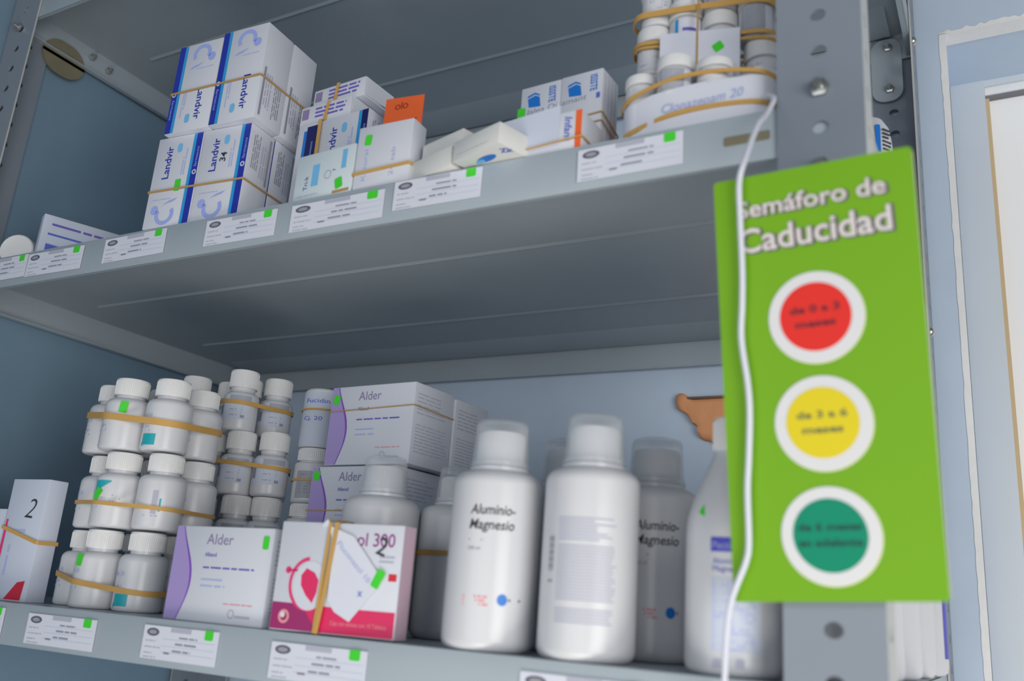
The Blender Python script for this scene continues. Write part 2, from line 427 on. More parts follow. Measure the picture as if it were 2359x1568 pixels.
# gusset plates: back right post (inside), front left post
gusset(Fr((-0.0268, D - 0.0062, 0.2625), (1, 0, 0), (0, 0, 1)), 0.0285, 0.070)
for zz in (0.2868, 0.2398):
    mb = MB(); hexbolt(mb, (-0.0250, D - 0.0078, zz), (0, -1, 0), 0.0045, 0.0035); off(mb).build('bolt', UNIT)
mb = MB(); slab(mb, Fr((-0.0090, D - 0.0050, 0.2840), (1, 0, 0), (0, 0, 1)), rrect(0.010, 0.022, 0.001), 'steel', 0, 0.0012); off(mb).build('gusset_plate', UNIT)
gusset(Fr((-W + 0.0035, 0.062, ZC - 0.034), (0, 1, 0), (0, 0, 1)), 0.052, 0.040, 'rust')
for y_, zz in ((0.093, ZC - 0.012), (0.116, ZC - 0.016)):
    mb = MB(); hexbolt(mb, (-W + 0.0042, y_, zz), (1, 0, 0), 0.004, 0.003); off(mb).build('bolt', UNIT)
for zz in (0.2740, -0.0205):                      # bolt heads outside the back right post
    mb = MB(); dome(mb, (0.0001, D - 0.030, zz), (1, 0, 0), 0.0050, 0.0036); off(mb).build('bolt', UNIT)
mb = MB(); hexbolt(mb, (-0.0228, -0.0001, 0.0058), (0, -1, 0), 0.0056, 0.003); off(mb).build('bolt', UNIT)      # front right post
mb = MB(); hexbolt(mb, (-0.0228, -0.0001, -0.0408), (0, -1, 0), 0.0046, 0.0025); off(mb).build('bolt', UNIT)
mb = MB(); hexbolt(mb, (-0.8255, -0.0001, 0.2668), (0, -1, 0), 0.0050, 0.003); off(mb).build('bolt', UNIT)
# pressed slot in the lip of the middle shelf, beside the post
mb = MB(); fr = Fr((-0.063, 0.0019, -0.0155), (1, 0, 0), (0, 0, 1)); slab(mb, fr, rrect(0.026, 0.0058, 0.0012), 'rust', -0.0004, 0.0003); off(mb).build('slot', UNIT)

# ------------------------------------------------------------------ shelf-edge labels
def edge_label(x0, x1, z, zt, lab, seed, side, tilt=0.0, stick=True, h=0.0215):
    w = x1 - x0; root = MB(); r = random.Random(seed)
    fr = Fr((0, 0, 0), (1, 0, 0), (0, 0, 1))
    slab(root, fr, [(0, 0), (w, 0), (w, h), (0, h)], 'paper', 0.0, 0.0005)
    L = 0.0006
    k = w / 0.073
    root.ell(fr, 0.0095 * k, h - 0.0042, 0.0062 * k, 0.0026, 'oval', L); root.ell(fr, 0.0095 * k, h - 0.0042, 0.0040 * k, 0.0014, 'oval_in', L + .0001)
    root.rect(fr, 0.027 * k, h - 0.0033, 0.047 * k, h - 0.0003, 'ink_light', L)
    root.text(fr, 'FARMACIA', 0.0055 * k, h - 0.0050, 0.0011, 'ink', l=L + .0002, fit=0.008 * k) if False else None
    for i, (xx, yy, ww) in enumerate(((0.003, 0.0112, 0.011), (0.003, 0.0072, 0.016), (0.003, 0.0034, 0.009), (0.003, 0.0008, 0.013))):
        root.words(fr, xx * k, yy, ww * k, 1, 0.0016, 'ink_light', l=L, seed=seed + i, rag=0.1)
    root.words(fr, 0.036 * k, 0.0145, 0.018 * k, 1, 0.0022, 'ink_grey', l=L, seed=seed + 9, rag=0.1)
    root.words(fr, 0.033 * k, 0.0103, 0.022 * k, 1, 0.0026, 'ink_grey', l=L, seed=seed + 8, rag=0.1)
    root.words(fr, 0.031 * k, 0.0058, 0.018 * k, 1, 0.0026, 'ink_grey', l=L, seed=seed + 7, rag=0.2)
    root.words(fr, 0.023 * k, 0.0040, 0.006 * k, 1, 0.0026, 'ink_grey', l=L, seed=seed + 6, rag=0.1)
    for yy in (0.0138, 0.0094, 0.0054):
        root.rect(fr, 0.020 * k, yy - 0.0004, w - 0.002, yy - 0.0002, 'ink_faint', L)
    o = root.build('shelf_label', None, (x0, 0.0013, z + zt - h)); o.rotation_euler = (0, tilt, 0)
    tag(o, lab, 'label', side)
    if stick: sticker(o, fr, w - 0.0088 * k, h - 0.0028, 0.0078 * k, 0.0062, l=0.0006)
    return o
GA, GB = 'paper price labels on the upper shelf edge', 'paper price labels on the lower shelf edge'
la = [(-0.784, -0.7154, -.002, 'white printed shelf label at the far left end of the upper shelf edge'),
      (-0.7141, -0.6371, -.003, 'white printed shelf label below the flat blue and white carton'),
      (-0.6087, -0.534, -.003, 'white printed shelf label left of the blue striped cartons on the upper edge'),
      (-0.4882, -0.4144, -.0035, 'white printed shelf label under the right part of the blue striped cartons'),
      (-0.3995, -0.3147, -.0045, 'wide white printed shelf label below the small pale carton with light blue print'),
      (-0.3065, -0.236, -.0012, 'white printed shelf label below the twisted plain white cartons'),
      (-0.1667, -0.0995, -.0038, 'rightmost white printed label on the upper shelf edge, below the bundled jars')]
for i, (a, b, zt, lab) in enumerate(la): edge_label(a, b, ZA, zt, lab, 10 + i, GA, tilt=(0.0, .01, -.008, .006, 0, .008, -.01)[i])
lb = [(-0.6850, -0.6354, -.004, 'white shelf label with green sticker cut by the left picture edge, lower shelf'),
      (-0.6052, -0.5272, -.0055, 'white printed label on the lower edge below the tall bundle of small bottles'),
      (-0.4771, -0.4063, -.0045, 'white printed label on the lower edge below the lilac striped carton'),
      (-0.3602, -0.2854, -.0060, 'white printed label on the lower edge below the pink and white carton'),
      (-0.1836, -0.1099, -.0068, 'white printed label at the bottom picture edge below the large white bottles')]
for i, (a, b, zt, lab) in enumerate(lb): edge_label(a, b, ZB, zt, lab, 40 + i, GB)

# ------------------------------------------------------------------ cartons
def frames(w, d, h):
    return dict(front=Fr((-w / 2, 0, 0), (1, 0, 0), (0, 0, 1)), right=Fr((w / 2, 0, 0), (0, 1, 0), (0, 0, 1)),
                bottom=Fr((-w / 2, 0, 0), (1, 0, 0), (0, -1, 0)), left=Fr((-w / 2, d, 0), (0, -1, 0), (0, 0, 1)))
def carton(name, w, d, h, loc, rz, label, cat='box', group=None, base='card', art=None, bev=0.0007):
    mb = MB(); mb.box((-w / 2, 0, 0), (w / 2, d, h), base, bev)
    F = frames(w, d, h)
    if art: art(mb, F, w, d, h)
    o = mb.build(name, None, loc, math.radians(rz)); return tag(o, label, cat, group), F
def flipped(F, w, h):                                 # front art turned upside down
    return Fr(F.p(w, h), -F.u, -F.v)
def flame(mb, f, x, y, k):                            # the soft looping mark on the striped cartons
    mb.ell(f, x, y, 0.0105 * k, 0.0095 * k, 'peri', a0=math.radians(150), a1=math.radians(395), inner=0.62, n=22)
    mb.ell(f, x - 0.012 * k, y + 0.005 * k, 0.0042 * k, 0.0042 * k, 'peri')
    mb.poly(f, [(x - .004 * k, y + .009 * k), (x + .003 * k, y + .0125 * k), (x + .012 * k, y + .0145 * k), (x + .008 * k, y + .0115 * k)], 'peri')
def stripe_art(flip=False, dark=False, green=None):
    def art(mb, F, w, d, h):
        f = flipped(F['front'], w, h) if flip else F['front']
        mb.rect(f, w * .80, 0.0006, w * .875, h - .0006, 'cyan'); mb.rect(f, w * .865, 0.0006, w * .992, h - .0006, 'navy_dark' if dark else 'navy', 0.00018)
        mb.text(f, 'Landvir', w * .37, h * .53, 0.0072, 'navy', math.pi / 2, 0.012, fit=h * .36)
        mb.poly(f, [(w * .52 + a, h * .86 + b) for a, b in rrect(0.0052, 0.0085, 0.0024)], 'sky', 0.0002)
        mb.words(f, w * .66, h * .55, h * .30, 2, 0.0024, 'ink_faint', ang=math.pi / 2, seed=2)
        mb.text(f, 'farmacos', w * .955, h * .62, 0.0026, 'peri', math.pi / 2, fit=h * .22); mb.ell(f, w * .935, h * .56, .0022, .0022, 'white', .0003, inner=.55)
        flame(mb, f, w * .44, h * .135, 0.98)
        mb.words(f, w * .12, h * .30, w * .5, 1, 0.0016, 'ink_faint', seed=5)
        g = F['right'] if not flip else flipped(F['right'], d, h)
        mb.words(g, d * .22, h * .55, h * .38, 4, 0.0022, 'ink_grey', ang=math.pi / 2, seed=8); mb.words(g, d * .60, h * .5, h * .42, 3, 0.0028, 'ink_light', ang=math.pi / 2, seed=11)
        mb.rect(g, d * .82, h * .45, d * .90, h * .95, 'ink_grey')
        mb.text(F['bottom'], 'Landvir', w * .35, -d * .5, 0.0055, 'navy', fit=w * .5)
    return art
SG = 'blue striped medicine cartons in rubber bands'
def band_hull(circ, z, width=0.003, mt='rubber', label='', group='rubber bands', slope=(0, 0), th=0.0007, bulge=0.0, name='rubber_band'):
    P = []
    for x, y, r in circ:
        for k in range(40):
            t = 2 * math.pi * k / 40; P.append((x + (r + 0.0004) * math.cos(t), y + (r + 0.0004) * math.sin(t)))
    P = sorted(set(P)); cr = lambda o, a, b: (a[0] - o[0]) * (b[1] - o[1]) - (a[1] - o[1]) * (b[0] - o[0])
    lo, up = [], []
    for p in P:
        while len(lo) > 1 and cr(lo[-2], lo[-1], p) <= 0: lo.pop()
        lo.append(p)
    for p in reversed(P):
        while len(up) > 1 and cr(up[-2], up[-1], p) <= 0: up.pop()
        up.append(p)
    hull = lo[:-1] + up[:-1]; pts = []
    for i, a in enumerate(hull):
        b = hull[(i + 1) % len(hull)]; n = max(1, int(math.dist(a, b) / 0.006))
        for k in range(n): pts.append((a[0] + (b[0] - a[0]) * k / n, a[1] + (b[1] - a[1]) * k / n))
    cx = sum(p[0] for p in pts) / len(pts); cy = sum(p[1] for p in pts) / len(pts)
    xs = max(abs(p[0] - cx) for p in pts)
    Q = [(x, y, z + slope[0] * (x - cx) + slope[1] * (y - cy) + bulge * (1 - ((x - cx) / xs) ** 2) * (-1 if y > cy else 1)) for x, y in pts]
    mb = MB(); mb.strap(Q, (0, 0, 1), width, -th if False else th, mt)
    # make the band sit outside: flip when the section grew inwards
    c0 = Vector((cx, cy, 0)); p0 = Vector(mb.v[0]); p2 = Vector(mb.v[3])
    if (Vector((p2.x, p2.y, 0)) - c0).length < (Vector((p0.x, p0.y, 0)) - c0).length:
        mb = MB(); mb.strap(Q[::-1], (0, 0, 1), width, th, mt)
    return tag(mb.build(name), label, 'rubber band', group)
def rect_pts(x, y, w, d, yaw):                        # corner circles of a carton footprint whose front centre is x, y
    a = math.radians(yaw); out_ = []
    for u, v in ((-w / 2, 0), (w / 2, 0), (w / 2, d), (-w / 2, d)): out_.append((x + u * math.cos(a) - v * math.sin(a), y + u * math.sin(a) + v * math.cos(a), 0.0002))
    return out_
# lower bundle of four (two wide, two deep)
def bundle(x, y, z, yaw, w, d, h, flip, labs, skip=None):
    a = math.radians(yaw); k = 0
    for j in (1, 0):
        for i in (0, 1):
            u, v = (i - .5) * (w + .0010), j * (d + .0012)
            o, F = carton('medicine_box', w, d, h - (0.003 if (i == 0 and flip) else 0), (x + u * math.cos(a) - v * math.sin(a), y + u * math.sin(a) + v * math.cos(a), z), yaw, labs[k], 'box', SG, art=stripe_art(flip, dark=False))
            if not flip and j == 0 and i == 0:
                sticker(o, F['front'], w * .62, h * .44, 0.0062, 0.0105)
            if not flip and j == 0 and i == 1:
                m2 = MB(); m2.text(F['front'], '34', w * .55, h * .62, 0.0062, 'ink', 1.45, 0.02); m2.build('ink_mark', o)
            k += 1
bundle(-0.5151, 0.0046, 0.0001, 4.6, 0.0495, 0.0292, 0.0836, False,
       ['blue striped carton in lower bundle, hidden behind the front left one', 'blue striped carton in lower bundle, behind the one marked in black ink',
        'blue striped carton with green sticker, front left of the lower bundle', 'blue striped carton with black ink mark, front right of the lower bundle'])
bundle(-0.5070, -0.0004, 0.0840, 3.2, 0.0484, 0.0315, 0.0885, True,
       ['upturned blue striped carton in upper bundle, behind its left one', 'upturned blue striped carton in upper bundle, back right, showing only its printed side',
        'upturned blue striped carton, front left of the upper bundle', 'upturned blue striped carton, front right of the upper bundle, topmost corner'])
band_hull(rect_pts(-0.5151, 0.0046, 0.0995, 0.0590, 4.6), 0.0335, 0.0016, 'rubber_thin', 'thin tan rubber band around the lower bundle of blue striped cartons')
band_hull(rect_pts(-0.5070, -0.0004, 0.0975, 0.0636, 3.2), 0.1225, 0.0016, 'rubber_thin', 'thin tan rubber band around the upper bundle of blue striped cartons')
# second pile behind
o, F = carton('medicine_box', 0.0495, 0.030, 0.0836, (-0.3846, 0.0270, 0.0001), -2.6, 'dark blue striped upright carton, right one of the pile behind the small pale carton', 'box', SG, art=stripe_art(False, True))
def left_art(mb, F, w, d, h):
    f = F['front']; mb.rect(f, w * .28, h * .60, w * .42, h * .93, 'blue'); mb.rect(f, w * .42, h * .60, w * .96, h * .97, 'navy_dark', .0002)
    mb.text(f, 'farmacos', w * .75, h * .64, .0026, 'peri', math.pi / 2, l=.0003)
carton('medicine_box', 0.0235, 0.030, 0.0836, (-0.4220, 0.0288, 0.0001), -2.6, 'dark blue striped carton edge between the striped bundles and the upright pile', 'box', SG, art=left_art)
def thin_art(mb, F, w, d, h):
    f = F['front']
    mb.words(f, w * .30, h * .72, w * .62, 3, 0.0035, 'ink_purple', seed=4, rag=.15); mb.rect(f, w * .04, h * .35, w * .17, h * .85, 'mauve')
    g = F['right']; mb.rect(g, 0.001, h * .08, d - 0.001, h * .11, 'navy_dark'); mb.poly(g, [(0.0005, h * .97), (0.008, h * .9), (0.009, h * .55), (0.0005, h * .15)], 'card_grey', .0002)
    mb.rect(g, .001, h * .94, d - .001, h * .965, 'ink_grey')
for lab, loc, w, d, h, rz in (('flat lying carton with purple small print, lower of the two on the upright pile', (-0.4098, 0.0310, 0.0842), 0.054, 0.036, 0.0186, -1.6),
                              ('flat lying carton with open white end flap, topmost of the rear pile', (-0.4030, 0.0360, 0.1032), 0.056, 0.0354, 0.0176, -3.2)):
    o, F = carton('medicine_box', w, d, h, loc, rz, lab, 'box', SG, art=thin_art, bev=0.0012)
    m2 = MB(); slab(m2, F['right'], [(0.001, 0.001), (d * .55, 0.0015), (d - .001, .003), (d - .001, h - .001), (.001, h - .001)], 'card', 0.0002, 0.0006); m2.build('end_flap', o)
# vertical band over the rear pile
mb = MB(); zz = 0.1212
Q = [(-0.4080, 0.0262, 0.002), (-0.4085, 0.0255, 0.040), (-0.4090, 0.0257, 0.0840), (-0.4085, 0.0295, 0.0845), (-0.4070, 0.0300, 0.1030), (-0.4060, 0.0348, 0.1035), (-0.4040, 0.0349, 0.1213), (-0.4040, 0.054, 0.1214), (-0.4040, 0.0742, 0.1213), (-0.4070, 0.0745, 0.080), (-0.408, 0.075, 0.040), (-0.408, 0.0745, 0.0008), (-0.408, 0.045, 0.0006)]
mb.strap(Q, (1, 0, 0), 0.0028, 0.0006, 'rubber'); tag(mb.build('rubber_band'), 'tan rubber band standing upright around the rear pile of striped cartons', 'rubber band', 'rubber bands')

# small pale carton
def pale_art(mb, F, w, d, h):
    f = F['front']; mb.rect(f, w * .30, h * .28, w * .42, h * .74, 'sky', .0001); mb.rect(f, w * .80, h * .52, w * .88, h * .92, 'sky', .0001)
    mb.text(f, 'Tri-k', w * .24, h * .22, 0.0040, 'navy', math.pi / 2); mb.text(f, '7', w * .72, h * .50, .0032, 'navy', math.pi / 2)
    mb.ell(f, w * .58, h * .46, .0036, .0036, 'ink_light', inner=.75); mb.words(f, w * .08, h * .1, w * .4, 1, .0016, 'ink_faint', seed=3)
    mb.rect(f, w * .70, h * .02, w * .98, h * .08, 'rubber_thin', .0002)
o, F = carton('medicine_box', 0.0573, 0.0125, 0.0385, (-0.3763, 0.0035, 0.0001), -3.0, 'small pale carton with light blue print and a green sticker low right', 'box', 'small cartons on the upper shelf', 'card_cyan', pale_art)
sticker(o, F['front'], 0.0455, 0.0085, 0.0068, 0.0085, 0.25)
# white carton with orange card
def w7_art(mb, F, w, d, h):
    f = F['front']; mb.text(f, 'Ketoral', w * .22, h * .12, .0035, 'ink_faint', math.pi / 2, fit=h * .5); mb.text(f, '24 tab', w * .72, h * .14, .0035, 'ink_faint', math.pi / 2, fit=h * .45)
o, F = carton('medicine_box', 0.0470, 0.0172, 0.0500, (-0.3226, 0.0035, 0.0001), 2.5, 'white carton with green sticker standing in front of the orange card', 'box', 'small cartons on the upper shelf', 'card', w7_art)
sticker(o, F['front'], 0.0095, 0.0385, 0.0058, 0.0082, -.1)
band_hull(rect_pts(-0.3226, 0.0035, 0.0470, 0.0172, 2.5), 0.0135, 0.0022, 'rubber', 'orange tan rubber band around the white carton before the orange card', slope=(.05, 0))
mb = MB(); fr = Fr((0, 0, 0), (1, 0, 0), (0, 0, 1)); slab(mb, fr, [(-.0175, 0), (.0175, 0), (.0178, .0770), (-.0165, .0795)], 'orange', 0, .0005)
fr2 = Fr((0, 0, 0), (-1, 0, 0), (0, 0, -1))
mb.text(fr2, 'OJO', 0.0015, -0.0725, 0.0042, 'ink_red', 0.0, 0.0, l=.0008, al='C', fit=.0115); mb.text(fr2, 'z', -.0135, -.0585, .004, 'ink_red', l=.0008)
tag(mb.build('warning_card', None, (-0.3263, 0.0252, 0.0060), math.radians(2)), 'orange paper card with upside-down black lettering behind the white carton', 'card')

# plain white cartons poking over the shelf edge
def logo_art(mb, F, w, d, h):
    b = F['bottom']
    mb.ell(b, w * .50, -.0105, .0085, .0034, 'blue', n=20); mb.ell(b, w * .36, -.0110, .0040, .0022, 'sky', .0002, n=16); mb.text(b, 'Zk', w * .80, -.0105, .0050, 'ink_blue', -.5, .03)
    mb.words(F['front'], w * .1, h * .25, w * .7, 1, .0012, 'card_grey', seed=1)
PB = 'plain white cartons twisted on the shelf'
carton('medicine_box', 0.0445, 0.0400, 0.0147, (-0.2335, -0.0140, 0.0006), -17.2, 'plain white carton poking over the shelf edge with a blue oval on its underside', 'box', PB, 'card_warm', logo_art)
carton('medicine_box', 0.0440, 0.0330, 0.0150, (-0.2795, 0.0015, 0.0006), -17.2, 'plain white carton, lower of the two stacked left of the blue oval one', 'box', PB, 'card_warm', None)
carton('medicine_box', 0.0424, 0.0300, 0.0146, (-0.2742, 0.0065, 0.0160), -15.7, 'plain white carton, upper of the stack left of the blue oval one', 'box', PB, 'card_warm', None)

# carton with handwriting and orange stripe
def inf_art(mb, F, w, d, h):
    f = F['front']; mb.rect(f, w * .925, 0.0004, w * .999, h - .0004, 'orange', .0002)
    mb.text(f, 'Infant', w * .80, h * .86, .0052, 'ink_blue', -math.pi / 2, 0.01, fit=h * .62, skew=.25, l=.0003)
    mb.text(f, 'O', w * .42, h * .15, .003, 'ink_faint')
o, F = carton('medicine_box', 0.0600, 0.0300, 0.0272, (-0.1965, 0.0035, 0.0001), -1.0, 'white carton with blue handwriting and an orange stripe at its right edge', 'box', 'small cartons on the upper shelf', 'card', inf_art)
m2 = MB(); f = F['front']; slab(m2, f, [(0.0020, .0040), (.0440, .0045), (.0445, .0318), (.0430, .0325), (0.0010, .0290)], 'paper_b', .0004, .0007); tag(m2.build('paper_slip', o), 'bluish blank paper slip')
band_hull(rect_pts(-0.1965, 0.0030, 0.0605, 0.0308, -1.0), 0.0058, 0.0009, 'rubber', 'thin rubber band around the carton with the orange stripe', slope=(.05, 0))

# cartons with blue book marks
def iss_art(flipx):
    def art(mb, F, w, d, h):
        f = F['front']
        for k in range(1):
            cx, cy = w * .34, h * .84
            mb.poly(f, [(cx - .004, cy - .0045), (cx + .0055, cy - .0055), (cx + .0045, cy + .0020), (cx + .001, cy + .0040), (cx - .005, cy + .0022)], 'blue', .0002)
            mb.poly(f, [(cx - .0055, cy + .0030), (cx + .0005, cy + .0050), (cx + .0045, cy + .0030), (cx + .0045, cy + .0042), (cx + .0005, cy + .0064), (cx - .005, cy + .0048)], 'blue', .0002)
        mb.text(f, 'ISSSTE', w * .72, h * .95, .0052, 'blue', -math.pi / 2, .015, fit=.0125, l=.0003)
        g = F['right']
        for k in range(4): mb.rect(g, d * (.15 + .22 * k), .0005, d * (.17 + .22 * k), h - .0005, 'ink_light')
    return art
IG = 'white cartons with blue book marks in rubber bands'
xa, ya = -0.1994, 0.0345; a = math.radians(-2.6)
isl = [('white carton with blue book mark and green sticker, left one of the pair', -0.01600), ('white carton with blue book mark and a small blue square, right one of the pair', 0.01600)]
for i, (lab, u) in enumerate(isl):
    o, F = carton('medicine_box', 0.0318, 0.0246, 0.0750 + i * .0004, (xa + u * math.cos(a) - 0.0, ya + u * math.sin(a), 0.0001), -2.6, lab, 'box', IG, 'card', iss_art(i))
    if i == 0: sticker(o, F['front'], 0.0012, 0.0545, 0.0062, 0.0092)
    m2 = MB(); m2.text(F['front'], 'Jalea Di' if i == 0 else 'amant', 0.0050 if i == 0 else .001, .0525 + .001 * i, .0042, 'ink_grey', .03, l=.0002, fit=.024 if i == 0 else .019, skew=.2)
    if i: m2.rect(F['front'], .0275, .0530, .0303, .0572, 'ink_blue', .0002)
    m2.build('handwriting', o)
cc = rect_pts(xa, ya, 0.0641, 0.0248, -2.6)
band_hull(cc, 0.0370, 0.0009, 'rubber_thin', 'upper thin rubber band around the cartons with blue book marks', slope=(.03, -.25)); band_hull(cc, 0.0305, 0.0009, 'rubber_thin', 'lower thin rubber band around the cartons with blue book marks', slope=(.03, -.25))
# orange slip just visible behind them
mb = MB(); slab(mb, Fr((0, 0, 0), (1, 0, 0), (0, 0, 1)), rrect(0.014, 0.052, 0.0005), 'orange', 0, .0005); tag(mb.build('warning_card', None, (-0.1560, 0.0700, 0.0262)), 'orange card mostly hidden between the book mark cartons and the jars', 'card')

# flat carton and round cap at the far left of the upper shelf
def flat_art(mb, F, w, d, h):
    f = F['front']; mb.words(f, .008, h * .80, w * .52, 1, .0045, 'ink_purple', seed=2, rag=.05); mb.rect(f, .006, h * .60, w * .66, h * .64, 'ink_blue')
    mb.words(f, .008, h * .40, w * .22, 1, .003, 'ink_faint', seed=6); mb.poly(f, [(.006, h * .05), (w * .60, h * .05), (w * .30, h * .40), (.006, h * .42)], 'ink_blue', .0002)
    mb.rect(f, w * .70, .0005, w * .75, h - .0005, 'rubber', .0003)
carton('medicine_box', 0.100, 0.0120, 0.0500, (-0.7183, 0.0664, 0.0001), 68, 'long white and blue carton with an orange band, far left of the upper shelf', 'box', 'small cartons on the upper shelf', 'paper_b', flat_art)
t = empty('pill_bottle', (-0.7690, 0.0190, 0.0163), 0, 'small white bottle lying with its round cap forward, far left of the upper shelf', 'bottle')
mb = MB(); mb.lathe([(.0005, 0), (.0150, 0), (.0160, .0012), (.0160, .014), (.0150, .0150), (.0005, .0150)], 'plastic_cap', 36); c_ = mb.build('cap', t)
mb = MB(); mb.lathe([(.0005, .015), (.0140, .015), (.0140, .045), (.0005, .045)], 'paper', 36); b_ = mb.build('body', t)
t.rotation_euler = (math.radians(90), 0, math.radians(62))
t.rotation_euler = (math.radians(-90), 0, math.radians(30))

# ------------------------------------------------------------------ round containers
def body_prof(r, hs, h, rn, rb=0.004, rs=0.008, n=6):
    p = [(0.0004, 0), (r - rb, 0)]
    for k in range(1, n + 1):
        a = math.pi / 2 * k / n; p.append((r - rb + rb * math.sin(a), rb - rb * math.cos(a)))
    for k in range(n + 1):
        a = math.pi / 2 * k / n; p.append((r - rs + rs * math.cos(a), hs - rs + rs * math.sin(a)))
    p += [(rn, hs + (h - hs) * .25 if h - hs > .004 else hs), (rn, h), (0.0004, h)]
    return p
def cap_prof(r, z0, z1, rr=0.0012): return [(0.0004, z0), (r, z0), (r, z1 - rr), (r - rr * .3, z1 - rr * .3), (r - rr, z1), (0.0004, z1)]
def cap_mesh(r, z0, z1, ribs=True, mt='plastic_cap'):
    mb = MB(); mb.lathe(cap_prof(r, z0, z1), mt, 36)
    if ribs:
        for k in range(60):
            t_ = 2 * math.pi * k / 60; c, s_ = math.cos(t_), math.sin(t_); q = .00018; tx, ty = -s_ * q, c * q; R1 = r + .00022
            mb.add([(c * r + tx, s_ * r + ty, z0 + .001), (c * R1, s_ * R1, z0 + .001), (c * r - tx, s_ * r - ty, z0 + .001), (c * r + tx, s_ * r + ty, z1 - .002), (c * R1, s_ * R1, z1 - .002), (c * r - tx, s_ * r - ty, z1 - .002)], [(0, 1, 4, 3), (1, 2, 5, 4)], mt)
    return mb
# --- large syrup bottles: body, cap and clear cup; front or back print
def syrup_front(mb, r, t0):
    c = Cy(r, t0)
    mb.text(c, 'Aluminio-', -.013, .0755, .0056, 'ink', 0, .012, fit=.0265, skew=.18); mb.text(c, 'Magnesio', -.013, .0670, .0056, 'ink', 0, .012, fit=.0265, skew=.18)
    mb.words(c, -.013, .0605, .010, 1, .0016, 'ink_grey', seed=1); mb.text(c, '240 ml', -.013, .0552, .0020, 'ink_grey')
    mb.words(c, -.0140, .0290, .0155, 3, .0021, 'salmon', seed=3, rag=.2, fill=.6)
    mb.ell(c, .0095, .0285, .0030, .0032, 'blue', .0002, n=20); mb.words(c, .0132, .0280, .008, 1, .0024, 'ink', seed=5, rag=.05)
def syrup_back(mb, r, t0):
    c = Cy(r, t0)
    for k in range(34):
        q = random.Random(k); L_ = .034 * (.55 + .45 * q.random()) if k < 8 else .034 * (.9 + .1 * q.random())
        if k in (8, 27, 28): continue
        mb.rect(c, -.016, .074 - k * .00165, -.016 + L_, .0746 - k * .00165 + .0003, 'ink_light', .0001)
    for k in range(16): mb.rect(c, -.0232, .064 - k * .0012, -.0188, .0640 - k * .0012 + (.0009 if k % 3 else .0005), 'ink_grey', .0001)
    mb.words(c, -.0230, .0400, .0040, 1, .0026, 'ink_grey', seed=9, rag=0)
def syrup(loc, face, label, kind='front', r=.027, zs=.1035, zt=.1350, rc=.0168, grp='large white syrup bottles with clear measuring cups'):
    t_ = empty('syrup_bottle', loc, 0, label, 'bottle', grp)
    mb = MB(); mb.lathe(body_prof(r, zs, zs + .006, rc - .0005, .0065, .0085, 8), 'plastic', 56)
    mb.lathe([(rc + .0012, zs - .0004), (rc + .0014, zs + .0025), (rc + .0002, zs + .0032), (rc - .002, zs + .0035)], 'plastic', 48, close=False)
    (syrup_front if kind == 'front' else syrup_back if kind == 'back' else (lambda *a_: None))(mb, r, math.radians(face)); mb.build('body', t_)
    mb = cap_mesh(rc - .0022, zs + .0035, zt - .0075, True, 'plastic'); mb.build('cap', t_)
    mb = MB(); z0 = zs + .0032
    mb.lathe([(rc + .0010, z0), (rc + .0002, z0 + .010), (rc - .0006, zt - .0035), (rc - .0016, zt - .0010), (rc - .0045, zt), (.0004, zt - .0006)], 'clear', 56, close=False)
    mb.lathe([(rc + .0002, z0), (rc - .0006, z0 + .010), (rc - .0014, zt - .0040), (rc - .0024, zt - .0022), (.0004, zt - .0022)], 'clear', 56, close=False)
    mb.lathe([(rc + .0010, z0), (rc + .0018, z0), (rc + .0018, z0 + .0012), (rc + .0008, z0 + .0012)], 'clear', 56, close=False)
    tag(mb.build('measuring_cup', t_), 'clear plastic measuring cup over the cap'); return t_
syrup((-0.2209, 0.0277, ZB), 24, 'large white bottle with black lettering in front, right of the pink and white carton', zs=.1025, zt=.1345)
syrup((-0.1584, 0.0276, ZB), 18, 'large white bottle turned to its back print with bar code, centre front', 'back', zs=.1040, zt=.1360)
syrup((-0.1445, 0.0945, ZB), 22, 'large white bottle with black lettering partly behind the bar code bottle', zs=.1025, zt=.1345)
syrup((-0.2069, 0.0938, ZB), 60, 'large white bottle hidden between and behind the two front ones', 'none', zs=.1025, zt=.1350)
syrup((-0.3375, 0.0680, ZB), 30, 'white cupped bottle standing directly behind the pink and white carton', 'none', zs=.0918, zt=.1211, rc=.0155)
b5 = syrup((-0.2977, 0.1050, ZB), 30, 'white cupped bottle with rubber band, between the pink carton and the lettered bottle', 'none', zs=.0903, zt=.1189, rc=.0155)
syrup((-0.1010, 0.1560, ZB), 10, 'white bottle glimpsed right of the partly hidden lettered bottle', 'none', zs=.1010, zt=.1330)
band_hull([(-0.2977, 0.1050, .0271)], ZB + .0570, .0034, 'rubber', 'orange tan rubber band around the white bottle beside the pink carton')

